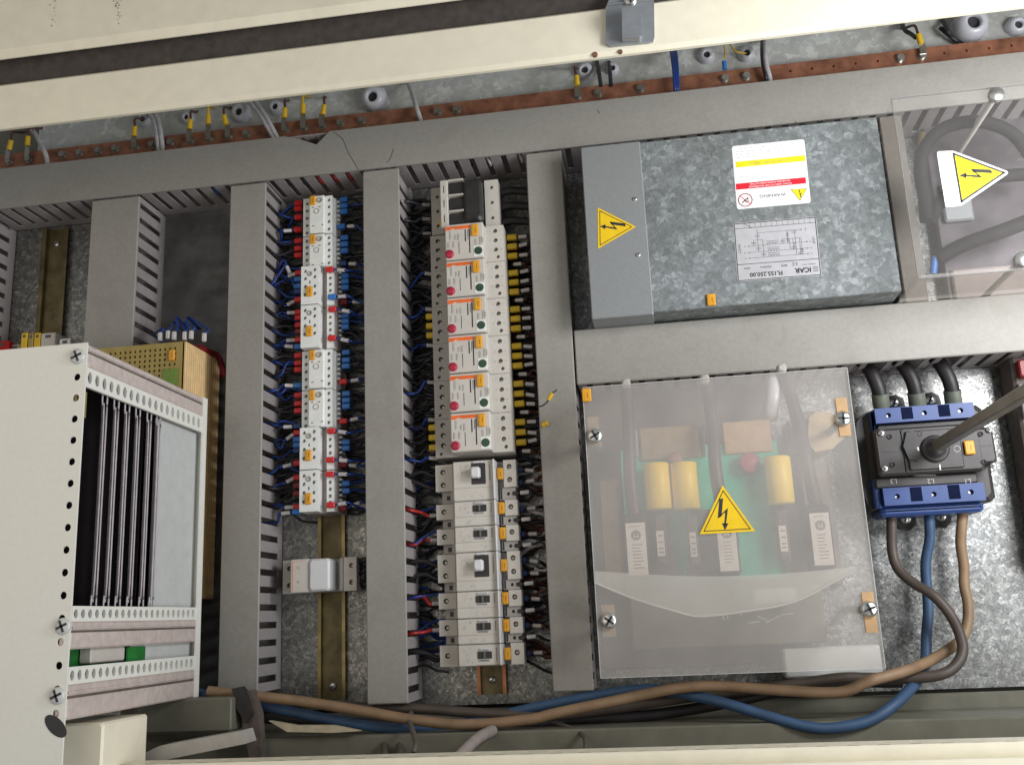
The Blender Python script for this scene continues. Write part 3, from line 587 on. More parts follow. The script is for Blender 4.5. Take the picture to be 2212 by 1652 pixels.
def wire(name, side, fx, fy, fh, fl, fr, fcol, slv, wm, endx, label, group, wr=1.35, sh=None, endy=None, endh=None):
    """side -1 = leaves to the left, +1 = leaves to the right; (fx,fy) ferrule centre"""
    t = thing(name, label, 'wire', (fx, fy, fh), group)
    p0 = (fx+side*fl/2, fy, fh)
    if fcol:
        part('ferrule_sleeve', MB().box(fx-fl/2, fx+fl/2, fy-fr, fy+fr, fh-fr, fh+fr, fr*.3), fcol, t)
    if slv:
        sx, sy, s_h = slv; d = Vector((sx-p0[0], sy-p0[1], s_h-fh)); d = d.normalized() if d.length > 1 else Vector((side, 0, 0))
        d = Vector((d.x, d.y*.8, d.z)).normalized()
        a = Vector((sx, sy, s_h))-d*5.2; c = Vector((sx, sy, s_h))+d*5.2
        part('marker_sleeve', MB().cyl(a, c, 2.5, n=8), 'sleeve', t)
        pts = [p0, tuple(a), tuple((a+c)/2), tuple(c), tuple(c+d*3)]
        last = c
    else:
        last = Vector((p0[0]+side*5, p0[1]-random.uniform(-1.5, 1.5), fh-3)); pts = [p0, tuple(last)]
    ey = last.y+random.uniform(-9, 5) if endy is None else endy; eh = random.uniform(22, 48) if endh is None else endh
    m_ = ((last.x+endx)/2, (last.y+ey)/2+random.uniform(-5, 5), (last.z+eh)/2-random.uniform(0, 7))
    pts += [m_, (endx, ey, eh), (endx+side*14, ey+random.uniform(-6, 6), eh-4)]
    part('wire', MB().tube(pts, wr, 6, 4), wm, t); return t
pitch = 20.6
def slotmid(y, y0, pitch=20.6, gap=7.6):     # middle of the nearest gap of a duct wall that starts at y0
    k = round((y-y0-pitch*.5-gap/2)/pitch); return y0+pitch*.5+gap/2+k*pitch
for lst, side, endx, txt in ((LW, -1, B1, 'left'), (RW, 1, C0, 'right')):
    for i, (cf, fx, fy, col, slv) in enumerate(lst):
        inner = side > 0 and fx < 760
        fh = 57 if inner else 40
        x, y = P(*cf(fx, fy), fh); s = None
        if slv: s = (*P(*cf(*slv), fh+2), fh+2)
        wm = 'wireblue' if (slv or random.random() < .3) else 'wireblack'
        if slv and side < 0: wm = 'wireblue'
        ey = slotmid(y-3, By if side < 0 else Cy)
        wire('control_wire', side, x, y, fh, 10.5, 3.3, col, s, wm, endx,
             f"{'blue' if wm=='wireblue' else 'black'} wire with {dict(darkblue='navy', darkred='maroon').get(col, col)} sleeve {txt} of the contactors, {nth(i, 99)}", f'wires at the {txt} side of the contactor stack', endy=ey, wr=1.5)
def tangle(xa, xb, ya, yb, n, label, cols=('wireblack',), hr=(8, 34), r=(1.2, 2.0), slope=14, group=None, name='black_wire', nn=8):
    for k in range(n):
        y = ya+(yb-ya)*(k+random.random())/n; h = random.uniform(*hr); d = random.uniform(-slope, slope)
        pts = [(xa, y, h)]+[(xa+(xb-xa)*t, y+d*t+random.uniform(-5, 5), h+random.uniform(-5, 6)) for t in (.3, .6)]+[(xb, y+d, h+random.uniform(-4, 4))]
        lb = label.replace('the contactor stack', 'the '+nth(k*nn//n, nn)+' contactor').replace('the motor breakers', 'the '+nth(k*nn//n, nn)+' motor breaker').replace('the miniature breakers', 'the '+nth(k*nn//n, nn)+' miniature breaker')
        single(name, MB().tube(pts, random.uniform(*r), 6, 3), random.choice(cols), lb, 'wire', label)
yA, yB_ = CYT[0], CYT[7]-46
tangle(B1-3, xl+3, yA+8, yB_-4, 96, 'black wire in the dim tangle left of the contactor stack', hr=(6, 34))
tangle(xl+43, C0+3, yA+8, yB_-4, 96, 'black wire in the dim tangle right of the contactor stack', hr=(6, 34))
for k in range(12):
    y = yA-(yA-yB_)*(k+.5)/12+random.uniform(-6, 6)
    single('loose_blue_wire', MB().tube([(B1+1, slotmid(y, By), 34), (B1+11, y+random.uniform(-6, 6), 38), (B1+20, y+random.uniform(-10, 10), 36), (xl+2, y+random.uniform(-14, 8), 30)], 1.7, 6), 'wireblue', 'loose blue wire slipping from the duct towards the contactors, '+nth(k, 12), 'wire', 'loose blue wires left of the contactors')
# dark wires in the slots at the foot of the top duct
for k, (px, py, m_) in enumerate([(683, 385, 'wirered'), (712, 384, 'wirered'), (742, 382, 'wirered'), (622, 392, 'wireblack'), (652, 390, 'wireblack'), (468, 448, 'wireblue'), (1003, 368, 'wireblack'), (1035, 366, 'wireblack'), (1070, 366, 'sleeve'), (1112, 360, 'sleeve')]):
    x = slotmid(P(px, py, 62)[0], -950); single('duct_wire', MB().tube([(x-8, ytl+14, 60), (x-1, ytl+5, 60), (x+1, ytl+1.5, 54), (x, ytl+4, 40), (x-4, ytl+12, 34)], 2.3, 6), m_, ('red' if m_ == 'wirered' else 'blue' if m_ == 'wireblue' else 'pale' if m_ == 'sleeve' else 'black')+' wire leaving a slot of the top duct, '+nthl(sorted([683, 712, 742, 622, 652, 468, 1003, 1035, 1070, 1112]).index(px)), 'wire', 'wires leaving the top duct')

# small two pole module below the contactors
x, y = P(611, 1211, 50); x1_, y1_ = P(769, 1275, 50)
mo = thing('fuse_holder', 'cream two pole fuse holder alone on the rail below the contactors', 'fuse holder', (x, y, 0))
xa, xb_ = P(611, 1240, 44)[0], P(770, 1240, 46)[0]; yT, yBt = P(690, 1205, 55)[1], P(690, 1278, 55)[1]
tt = (yT+yBt)/2; q = (yT-yBt)/4
part('body', MB().box(xa+2, xb_-2, yBt+.5, yT-.5, 8, 30, 1).box(xb_-22, xb_-16, yBt, yT, 30, 44, 1), 'greyplastic', mo)
part('terminal_block', MB().holed(xa, xa+14, yBt, yT, 30, 44, [(xa+8, tt+q, 3), (xa+8, tt-q, 3)], 6), 'greyplastic', mo)
part('terminal_block', MB().holed(xb_-15.5, xb_, yBt, yT, 30, 46, [(xb_-6.5, tt+q, 3), (xb_-6.5, tt-q, 3)], 6), 'warmwhite', mo)
prow(mo, [(xa+8, tt+q), (xa+8, tt-q)], 2.4, 38, 't'); prow(mo, [(xb_-6.5, tt+q), (xb_-6.5, tt-q)], 2.4, 40, 't')
fp = part('front_plate', MB().box(xa+14.3, xa+38, yBt, yT, 30, 57, 1.2), 'warmwhite', mo)
part('print', MB().line([(xa+17, yBt+3), (xa+17, yT-3)], .9, 57.1).line([(xa+18, yT-3), (xa+30, yT-3)], .5, 57.1).circ(xa+24, tt+q, 57.1, 1.6, 12, False, .4).circ(xa+24, tt-q*.7, 57.1, 1.2, 12, False, .4), 'orangeink', fp, )
part('handle', MB().box(xa+38.5, xa+64, yBt+.8, yT-.8, 30, 60, 2.2), 'toggle', mo)
tangle(xb_+1, C0, yBt, yT, 5, 'dark wire behind the fuse holder below the contactors', hr=(20, 40), r=(3, 4), slope=3)

# ------------------------------------------------------------------ motor breaker column
vcr = lambda x, y: (870.5+x/5.094, 358.4+y/5.094)          # crop 1
vcr2 = lambda x, y: (870.5+x/5.094, 665.6+y/5.094)         # crop 2
LH, RH, BH = 52, 66, 84
labs = [(vcr, 458, 655-45, 880), (vcr, 472, 1060, 0), (vcr, 485, 1480, 0), (vcr2, 497, 330, 0), (vcr2, 510, 760, 0), (vcr2, 524, 1190, 0)]
bx0 = sum(P(*f(a+2, b_+160), BH)[0] for f, a, b_, _ in labs)/6
bx1 = (P(*vcr(882, 800), BH)[0]+P(*vcr2(970, 1400), BH)[0])/2
lx0 = (P(*vcr(298, 900), LH)[0]+P(*vcr2(360, 1400), LH)[0])/2
rx1_ = (P(*vcr(1108, 900), RH)[0]+P(*vcr2(1208, 1400), RH)[0])/2
yt0 = P(*vcr(660, 628), BH)[1]; ytE = P(*vcr2(740, 1578), BH)[1]
pit = (yt0-ytE)/6; print('breaker x', lx0, bx0, bx1, rx1_, 'pitch', pit, 'duct', C1, D0)
GM = 'motor breakers with orange stripes'
def motorbreaker(y, label):
    e = pit; t = thing('motor_breaker', label, 'circuit breaker', (lx0, y, 0), GM)
    part('body', MB().box(lx0+2, rx1_-2, y-e+.3, y-.3, 8, 44, 1), 'greyplastic', t)
    la = [(lx0+9.6, y-e*f, 3.1) for f in (.16, .42, .68)]+[(lx0+7, y-e*.90, 2.1)]
    part('terminal_strip', MB().holed(lx0, bx0+4, y-e+.25, y-.25, 40, LH, la, 6), 'greyplastic', t)  # grey, not white: shade on the low left side is put into the colour
    ra = [(rx1_-10.5, y-e*f, 2.9) for f in (.15, .41, .67)]+[(rx1_-8, y-e*.87, 2.3)]
    part('terminal_strip', MB().holed(bx1-1, rx1_, y-e+.25, y-.25, 40, RH, ra, 6), 'warmwhite', t)
    prow(t, [p[:2] for p in la[:3]], 2.5, LH-5.4, 'g'); prow(t, [p[:2] for p in ra[:3]], 2.4, RH-5.4, 'g'); prow(t, [la[3][:2], ra[3][:2]], 1.7, LH-5, 'g')
    pr = MB()
    for f in (.15, .41, .67): pr.text({.15: '1', .41: '3', .67: '5'}[f], 3, rx1_-4, y-e*f, RH+.1, -math.pi/2); pr.text({.15: 'L1', .41: 'L2', .67: 'L3'}[f], 2.6, rx1_-17, y-e*f, RH+.1, -math.pi/2)
    part('print', pr, 'greyink', t)
    f = part('front_plate', MB().box(bx0, bx1, y-e+.7, y-.7, 44, BH, 1.1), 'warmwhite', t)
    wd = bx1-bx0
    part('orange_stripe', MB().quad([(bx0+1.2, y-3.4), (bx0+wd*.66, y-3.4), (bx0+wd*.66, y-7.8), (bx0+wd*.28, y-7.8), (bx0+wd*.2, y-6), (bx0+wd*.12, y-8.4), (bx0+1.2, y-8.4)], BH, BH+.15), 'orangeink', f)
    tag(t, bx0+wd*.70, bx0+wd*.88, y-e*.40, y-3.6, BH)
    part('red_button', MB().lathe((bx0+wd*.11, y-e*.83, BH), (0, 0, 1), [(-.5, wd*.115), (2.2, wd*.11), (3.2, wd*.085), (3.4, .01)], 18), 'redbutton', f)
    part('green_button', MB().lathe((bx0+wd*.86, y-e*.80, BH-.5), (0, 0, 1), [(0, wd*.11), (1.2, wd*.105), (.9, wd*.08), (.9, .01)], 18), 'greenbutton', f)
    part('button_recess', MB().box(bx0+wd*.74, bx0+wd*.99, y-e*.95, y-e*.66, BH+.02, BH+.35, .1), 'white', f)
    k = MB()                                   # illegible rating lines, printed sideways as on the device
    for c0, a, b_, wv in ((.535, .2, .5, 1.5), (.64, .2, .82, 1.5), (.60, .22, .45, .8), (.36, .52, .84, .9)):
        yy = y-e*a
        while yy > y-e*b_:
            l = random.uniform(.7, 2.2); k.line([(bx0+wd*c0, yy), (bx0+wd*c0, max(y-e*b_, yy-l))], wv, BH+.12); yy -= l+1.2
    part('print', k, 'ink', f)
    k = MB()
    for c0, a, b_ in ((.07, .5, .66), (.12, .2, .42), (.2, .5, .66), (.25, .32, .44), (.33, .3, .46), (.78, .48, .64), (.9, .42, .62), (.96, .45, .6)):
        k.line([(bx0+wd*c0, y-e*a), (bx0+wd*c0, y-e*b_)], .8, BH+.12); k.line([(bx0+wd*(c0+.03), y-e*a), (bx0+wd*(c0+.03), y-e*b_*.97)], .4, BH+.12)
    part('print', k, 'greyink', f); return t
for i in range(6):
    motorbreaker(yt0-i*pit, 'white motor breaker with orange stripe and red and green buttons, '+nth(i, 6))
# yellow sleeved wires, right side: three per breaker
for i in range(6):
    y0 = yt0-i*pit
    for j, f in enumerate((.16, .42, .68)):
        yy = y0-pit*f-1
        wire('power_wire', 1, rx1_+7.2, yy, 42, 13, 3.6, 'yellow', (rx1_+21, yy+random.uniform(-2.5, 1.5), 42), 'wireblack', D0, f'{["upper","middle","lower"][j]} yellow sleeved wire right of the {nth(i,6)} motor breaker', 'yellow sleeved wires right of the motor breakers', 1.9, endy=slotmid(yy, Dy))
    yy = y0-pit*.90
    wire('power_wire', 1, rx1_+4, yy, 38, 2, 1.5, None, (rx1_+13, yy-1, 40), 'wirebrown', D0, f'wire with only a white marker right of the {nth(i,6)} motor breaker', 'white marked wires right of the motor breakers', 1.5)
    yy = y0-pit*.94
    wire('power_wire', -1, lx0-1, yy, 34, 2, 1.5, None, (lx0-7, yy+.5, 36), 'wireblue', C1, f'blue wire with white marker left of the {nth(i,6)} motor breaker', 'blue wires left of the motor breakers', 1.9, endy=slotmid(yy-4, Cy))
    if i in (2, 5):
        for j, f in enumerate((.12, .38, .64)):
            yy = y0-pit*f-1
            wire('power_wire', -1, lx0-6, yy, 36, 11, 3.7, 'yellow', None, 'wireblack', C1, f'{["upper","middle","lower"][j]} yellow sleeved wire left of the {nth(i,6)} motor breaker', 'yellow sleeved wires left of the motor breakers', 1.9)
# three pole switch with black toggles on top of the column
sx0, sx1 = P(*vcr(310, 400), 52)[0], P(*vcr(1052, 400), 58)[0]
syt, syb = P(*vcr(680, 155), 66)[1], yt0+1.2
sw = thing('fuse_switch', 'cream three pole switch with linked black toggles above the motor breakers', 'switch', (sx0, syb, 0))
e = syt-syb
part('body', MB().box(sx0+2, sx1-2, syb+.5, syt-.5, 8, 46, 1), 'greyplastic', sw)
la = [(sx0+8.5, syb+e*f, 2.4) for f in (.80, .49, .18)]
part('terminal_block', MB().holed(sx0, sx0+15.5, syb, syt, 40, 52, la, 5), 'greyplastic', sw); prow(sw, [p[:2] for p in la], 2., 47, 'g')
cx0, cx1 = sx0+16, sx1-18.5
fb = part('front_plate', MB().box(cx0, cx0+10, syb, syt, 46, 72, 1), 'warmwhite', sw)
k = MB()
for f in (.8, .5, .19): k.line([(cx0+5, syb+e*f+4.5), (cx0+5, syb+e*f-4.5)], 1.1, 72.1)
part('print', k, 'ink', fb)
for f in (.0, .32, .655, .97): part('divider', MB().box(cx0+10, cx0+30, syb+e*f, syb+e*f+2.2, 46, 72, .6), 'warmwhite', sw)
for j, f in enumerate((.04, .36, .69)): part('toggle', MB().box(cx0+10.5, cx0+37, syb+e*f+1, syb+e*(f+.26), 46, 69, 1.5), 'black', sw)
part('toggle_bar', MB().box(cx0+31, cx1-.5, syb+e*.08, syb+e*.95, 46, 74, 3), 'black', sw)
ra = [(sx1-8.5, syb+e*f, 2.4) for f in (.84, .52, .2)]
part('terminal_block', MB().holed(sx1-17.5, sx1, syb, syt, 40, 58, ra, 5), 'warmwhite', sw); prow(sw, [p[:2] for p in ra], 2., 53, 'g')
part('marker_tag', MB().box(sx0+11, sx0+15.5, syb+e*.14, syb+e*.32, 52, 55, .8), 'yellow', sw)
for j in range(3):
    yy = syb+e*(.80-.31*j)-1
    wire('power_wire', -1, sx0-2, yy, 32, 2, 1.5, None, (sx0-11, yy, 34), 'wireblack', C1, 'black wire with white marker left of the three pole switch, '+['upper', 'middle', 'lower'][j]+' one', 'wires left of the three pole switch', 2.6)
    single('thick_wire', MB().tube([(sx1-2, syb+e*(.84-.32*j), 36), (sx1+12, syb+e*(.84-.32*j)+2, 38), (sx1+26, syb+e*(.84-.32*j)+1, 36), (D0+12, syb+e*(.8-.32*j), 34)], 5.2, 10), 'cable', 'thick black wire right of the three pole switch, '+['upper', 'middle', 'lower'][j]+' one', 'wire', 'thick wires right of the three pole switch')
tangle(C1-2, lx0+4, syt+2, ytE-10, 90, 'black wire in the dim tangle left of the motor breakers', ('wireblack', 'wireblack', 'cable'), hr=(6, 30), r=(1.6, 2.8), slope=26, nn=6)
tangle(rx1_-4, D0+3, yt0, ytE-6, 74, 'black wire in the dim tangle right of the motor breakers', ('wireblack', 'wirebrown', 'wireblack'), hr=(6, 30), r=(1.6, 2.6), nn=6)

# ------------------------------------------------------------------ miniature breakers
c11 = lambda x, y: (870.5+x/6.048, 972.9+y/6.048)
c12 = lambda x, y: (870.5+x/5.094, 1194.7+y/5.094)   # 4.347*1.1718
M1, M2, M3 = 46, 64, 52
mx0 = (P(*c11(430, 600), M1)[0]+P(*c12(410, 1150), M1)[0])/2
mx1 = (P(*c11(655, 600), M2)[0]+P(*c12(612, 1150), M2)[0])/2
mx2 = (P(*c11(1195, 600), M2)[0]+P(*c12(1085, 1150), M2)[0])/2
mx3 = (P(*c11(1490, 600), M3)[0]+P(*c12(1333, 1150), M3)[0])/2
print('mcb x', mx0, mx1, mx2, mx3)
def Y(f, x, y, h): return P(*f(x, y), h)[1]
ym = [Y(c11, 900, 130, M2), Y(c11, 930, 655, M2), Y(c11, 930, 985, M2), Y(c11, 940, 1325, M2), Y(c12, 830, 415, M2), Y(c12, 830, 715, M2), Y(c12, 840, 1000, M2), Y(c12, 850, 1240, M2)]
print('mcb tops', [round(a, 1) for a in ym])
GB = 'miniature breakers below the motor breakers'
kinds = [2, 1, 1, 2, 1, 1, 1]
for i, kd in enumerate(kinds):
    y0, y1_ = ym[i], ym[i+1]; e = y0-y1_
    last = i == 6
    # a device: breaker part and (except the last) an add-on residual current part
    be = 31 if kd == 2 else 17.5
    be = min(be*1.05, e-1) if not last else e
    w_ = 'two pole' if kd == 2 else 'single pole'
    t = thing('miniature_breaker', f'cream {w_} miniature breaker with {"big white" if kd == 2 else "small black"} toggle, {nth(i, 7)}', 'circuit breaker', (mx0, y1_, 0), GB)
    part('body', MB().box(mx0+6, mx3-3, y1_+.3, y0-.3, 8, 40, 1).box(mx1-8, mx1-.3, y1_+.4, y0-.4, 40, 44, .6), 'greyplastic', t)
    hl = [(mx0+9, y0-be*f, 3.2) for f in ((.28, .76) if kd == 2 else (.5,))]
    part('terminal_block', MB().holed(mx0, mx1-4, y0-be, y0-.2, 30, M1, hl, 6), 'warmwhite', t); prow(t, [p[:2] for p in hl], 2.6, M1-5.2, 'm')
    f = part('front_plate', MB().box(mx1, mx2, y1_+.35, y0-.35, 40, M2, 1.1), 'warmwhite', t)
    wd = mx2-mx1
    ty = y0-be*.5
    if kd == 2:
        part('toggle_recess', MB().box(mx1+wd*.46, mx1+wd*.80, ty-be*.38, ty+be*.38, M2, M2+1.2, .3), 'black', f)
        part('toggle', MB().box(mx1+wd*.47, mx1+wd*.69, ty-6, ty+7, M2+1.3, M2+12, 1.6), 'toggle', f)
        part('toggle_rest', MB().box(mx1+wd*.5, mx1+wd*.74, ty+be*.39, ty+be*.46, M2, M2+2.5, .6), 'toggle', f)
    else:
        part('toggle_recess', MB().box(mx1+wd*.46, mx1+wd*.79, ty-3.9, ty+3.9, M2, M2+1.2, .3), 'black', f)
        part('toggle', MB().box(mx1+wd*.60, mx1+wd*.65, ty-3.6, ty+3.6, M2+1.3, M2+4, .6), 'darkgrey', f)
        part('toggle_rest', MB().box(mx1+wd*.5, mx1+wd*.75, ty+5.0, ty+7.4, M2, M2+2.2, .7), 'toggle', f)
        part('toggle_rest', MB().box(mx1+wd*.5, mx1+wd*.75, ty-6.4, ty-4.6, M2, M2+1.8, .6), 'toggle', f)
    part('label_field', MB().box(mx1+1.2, mx1+wd*.44, y0-be*.97, y0-be*.05, M2, M2+.3, .1), 'sticker' if False else 'warmwhite', f)
    k = MB()
    for _ in range(9 if kd == 1 else 12):
        a = random.uniform(.1, .38); b_ = random.uniform(.12, .42 if kd == 2 else .85); k.line([(mx1+wd*a, y0-be*b_), (mx1+wd*a, y0-be*b_-random.uniform(.8, 2))], .45, M2+.38)
    if not last:
        for _ in range(5): a = random.uniform(.3, .75); b_ = y0-be-(e-be)*random.uniform(.3, .7); k.line([(mx1+wd*a, b_), (mx1+wd*a, b_-1.4)], .45, M2+.08)
    k.line([(mx1+wd*.9, y0-be*.2), (mx1+wd*.9, y0-be*.75)], 1.2, M2+.08)
    part('print', k, 'greyink', f)
    if not last: part('joint', MB().box(mx1+.4, mx2-.4, y0-be-.35, y0-be+.05, M2, M2+.12), 'pinkgrey', f)
    part('clear_strip', MB().box(mx2-.6, mx2+1.2, y1_+.4, y0-.4, 40, M2+5, .4), 'toggle', t)
    tag(t, mx2+2, mx2+9.5, (y0-be*.5)-7, (y0-be*.5)+7, 52)
    hr = [(mx3-8, y0-be*f+1, 3.2) for f in ((.28, .76) if kd == 2 else (.5,))]
    part('terminal_block', MB().holed(mx2+(9.7 if kd == 1 or True else 3), mx3, y0-be, y0-.2, 30, M3, hr, 6), 'warmwhite', t); prow(t, [p[:2] for p in hr], 2.6, M3-5.2, 'm')
    if not last:
        ya2 = y0-be-(e-be)*.5
        part('lower_terminals', MB().holed(mx2+4, mx3-2, y1_+.3, y0-be-.3, 30, 48, [(mx2+14, ya2, 2.1), (mx2+21, ya2, 2.3)], 6, False), 'greyplastic', t)
        part('slot', MB().box(mx2+4.6, mx2+6.6, y1_+1, y0-be-.5, 47.9, 48.3), 'ink', t)
        part('slot', MB().box(mx0+12, mx1-5, ya2-2.6, ya2+2.6, 39.8, 40.3), 'ink', t)
        wire('power_wire', 1, mx3-2, ya2, 48, 6, 2.3, 'blackm', (mx3+9, ya2+.5, 48), 'wireblack', D0, f'white marked black wire right of the {nth(i,7)} miniature breaker', 'marked wires right of the miniature breakers', 1.5)
    for f_ in ((.28, .76) if kd == 2 else (.5,)):
        yy = y0-be*f_-1
        wire('power_wire', 1, mx3+3, yy, 34, 6, 3.4, 'darkblue', (mx3+15, yy-1+random.uniform(-2, 2), 36), random.choice(['wirebrown', 'wireblack', 'wirebrown']), D0, f'{"" if kd == 1 else "upper " if f_ < .5 else "lower "}navy sleeved wire right of the {nth(i,7)} miniature breaker', 'navy sleeved wires right of the miniature breakers', 2.2)
        if kd == 1 and not last:
            wire('power_wire', -1, mx0-2, yy-1, 32, 2, 1.5, None, (mx0-6, yy-1, 33), 'wirered', C1, f'red wire with white marker left of the {nth(i,7)} miniature breaker', 'red wires left of the miniature breakers', 2.2, endy=slotmid(yy, Cy))
            wire('power_wire', -1, mx0-2, yy+7, 28, 2, 1.5, None, (mx0-1, yy+8, 30), 'wireblue', C1, f'blue wire left of the {nth(i,7)} miniature breaker', 'blue wires left of the miniature breakers', 1.6, endy=slotmid(yy, Cy))
        else:
            single('thick_wire', MB().tube([(mx0+3, yy, 32), (mx0-6, yy-1, 34), (mx0-20, yy+5, 34), (C1-10, slotmid(yy+6, Cy), 36)], 2.6, 8), 'cable', f'{"" if kd == 1 else "upper " if f_ < .5 else "lower "}thick black wire left of the {nth(i,7)} miniature breaker', 'wire', 'thick black wires left of the miniature breakers')
tangle(C1-2, mx0+5, ym[0], ym[7], 44, 'dark wire in the dim tangle left of the miniature breakers', ('wireblack', 'wireblue', 'wireblack'), hr=(5, 22), r=(1.4, 2.4), slope=20, name='dark_wire', nn=7)
tangle(mx3-3, D0+3, ym[0], ym[7], 46, 'dark wire in the dim tangle right of the miniature breakers', ('wireblack', 'wirebrown', 'wiregrey', 'wirebrown'), hr=(5, 26), r=(1.6, 2.8), slope=20, name='dark_wire', nn=7)

# ------------------------------------------------------------------ left bay: terminals, power supply, card rack
tb = [(-14, 20, 'red', 738, 28), (22, 44, 'greyplastic', 744, 20), (46, 60, 'yellow', 719, 44), (61, 73, 'mustard', 720, 44), (74, 88, 'yellow', 719, 44), (89, 120, 'warmwhite', 720, 44), (128, 153, 'sticker', 732, 40)]
for i, (a, b_, m_, py, h) in enumerate(tb):
    xa, yt = P(a, py, h); xb_, _ = P(b_, py, h)
    t = thing('rail_terminal', dict(red='red', greyplastic='light grey', yellow='yellow', mustard='ochre', warmwhite='cream', sticker='white')[m_]+' rail terminal peeping over the card rack, '+nthl(i), 'terminal', (xa, yt, 0), 'rail terminals above the card rack')
    part('body', MB().box(xa, xb_-.4, yt-46, yt, 6, h, 1), m_, t)
    part('opening', MB().box(xa+(xb_-xa)*.3, xa+(xb_-xa)*.7, yt-7, yt-3, h, h+.3), 'darkgrey', t)
hp_ = 112
x0, yt = P(232, 752, hp_); x1p, yt2 = P(399, 737, hp_); yt = yt2; ybm_ = P(399, 1290, hp_)[1]
x0 -= 40
ps = thing('power_supply', 'mustard coloured power supply with perforated front and ribbed beige side behind the card rack', 'power supply', (x0, ybm_, 0))
fpz = MB(); nx_, ny_ = 20, 12; xr = x1p-9; cw = (xr-x0-2)/nx_; chh = 6.6
fpz.add([(x0, yt, hp_), (x0, yt-5, hp_), (x1p, yt-5, hp_), (x1p, yt, hp_)], [(0, 1, 2, 3)])
fpz.add([(x0, yt-5, hp_), (x0+2, yt-5, hp_), (x0+2, ybm_, hp_), (x0, ybm_, hp_)], [(0, 1, 2, 3)])
for r in range(ny_):
    for c in range(nx_):
        X = x0+2+c*cw; Yy = yt-5-r*chh; fpz.cell(X, X+cw, Yy-chh, Yy, hp_, X+cw/2, Yy-chh/2, 1.6, 1.8, 3, False)
yq = yt-5-ny_*chh
fpz.add([(x0+2, yq, hp_), (xr, yq, hp_), (xr, ybm_, hp_), (x0+2, ybm_, hp_)], [(0, 1, 2, 3)])
fpz.add([(xr, yt-5, hp_), (x1p, yt-5, hp_), (x1p, ybm_, hp_), (xr, ybm_, hp_)], [(0, 1, 2, 3)])
part('perforated_front', fpz, 'mustard', ps)
part('case', MB().box(x0, x1p-1, ybm_, yt, 14, hp_-4), 'mustard', ps)
part('green_field', MB().box(P(352, 800, hp_)[0], P(386, 800, hp_)[0], P(380, 850, hp_)[1], P(380, 796, hp_)[1], hp_+.3, hp_+.8), 'green', ps)
tag(ps, P(366, 770, hp_)[0], P(379, 770, hp_)[0], P(370, 780, hp_)[1], P(370, 756, hp_)[1], hp_+.2)
nr = 17
for k in range(nr):
    h0 = 16+(hp_-16)*k/nr; part('cooling_rib', MB().box(x1p-1, x1p+2.5, ybm_, yt-.3, h0+.9, h0+(hp_-16)/nr-.3, .6), 'beige', ps)
part('side_panel', MB().box(x1p-2, x1p-.2, ybm_, yt-.5, 14, hp_), 'beige', ps)
cn = [(345, 726), (362, 722), (375, 724), (398, 724), (412, 722), (440, 727)]
for i, (px, py) in enumerate(cn):
    x, y = P(px, py, 96)
    t = thing('supply_wire', 'blue wire with white ferrule on top of the power supply, '+nthl(i), 'wire', (x, y, 90), 'blue wires on the power supply')
    part('ferrule', MB().box(x-2.4, x+2.4, y-6, y+5, 92, 97, .8), 'sleeve', t)
    tx, ty = P([330, 372, 378, 400, 385, 405][i], [728, 700, 690, 690, 700, 690][i], 70)
    part('wire', MB().tube([(x, y+4, 94), (x+1, y+12, 88), (tx, ty+4, 66), (tx-6, ty+2, 20)], 1.4), 'wireblue', t)
single('red_wire_bundle', MB().tube([(x1p-4, yt+4, 70), (x1p+1, yt+3, 45), (x1p+3, yt+2, 25), (x1p+4, yt-20, 8)], 5, 8), 'darkred', 'dark red wires behind the top of the power supply', 'wire')
single('bay_shade_sheet', MB().box(A1, B0, P(400, 1500, 3)[1], ytl, .5, 3), 'dark', 'dark sheet painted as shade between the two left ducts behind the power supply', 'plate')  # dark sheet over the galvanised panel, colours in the shade of this bay

# card rack: near face at h=hn, side face at x = xr_, far end at hf
hn, hf = 375, 122
xr_ = (P(190, 741, hn)[0]+P(445, 860, hf)[0])/2
yrt = (P(190, 741, hn)[1]+P(445, 860, hf)[1])/2
yrb = (P(150, 1556, hn)[1]+P(440, 1503, hf)[1])/2
print('rack', P(190, 741, hn), P(445, 860, hf), P(150, 1556, hn), P(440, 1503, hf))
rk = thing('card_rack', 'open white card rack standing out from the panel, with aluminium rails and card guides', 'card rack', (xr_-100, yrb, hf))
xl_ = xr_-190
plate_h = []
hyD = [(196, 0), (168, 805)]
hys = [y for y in range(0)]
py0, py1 = P(160, 838, hn)[1], P(137, 1280, hn)[1]
ylow = yrb-52
ph = [yrt-13-k*((yrt-13-(yrb+6))/16) for k in range(17)]
b = MB(); hx = xr_-8.5
b.holed(hx-6, xr_, ylow, yrt, hn-2, hn, [(hx, y, 3.5) for k, y in enumerate(ph)], 2, True, False)
b.quad([(xl_, ylow), (hx-6, ylow), (hx-6, yrt), (xl_, yrt)], hn-2, hn)
part('side_plate', b, 'rack', rk)
part('shade_backing', MB().box(hx-6, xr_-2.6, yrb, yrt-4, hn-6, hn-4), 'rackin', rk)  # black sheet added as the darkness behind the holes
for px, py in ((168, 770), (136, 1352), (124, 1502)):
    x, y = P(px, py, hn+.5); bolt_with_slot('screw', rk, x, y, hn-1.5, 7.5, .4, True, 'rackplate')
x, y = P(125, 1570, hn)
part('handle_opening', MB().quad([(x-2+(13*math.cos(a)*.76-6.5*math.sin(a)*-.64), y+1-(13*math.cos(a)*.64+6.5*math.sin(a)*-.76)) for a in [2*math.pi*k/20 for k in range(20)]], hn, hn+.3), 'ink', rk)
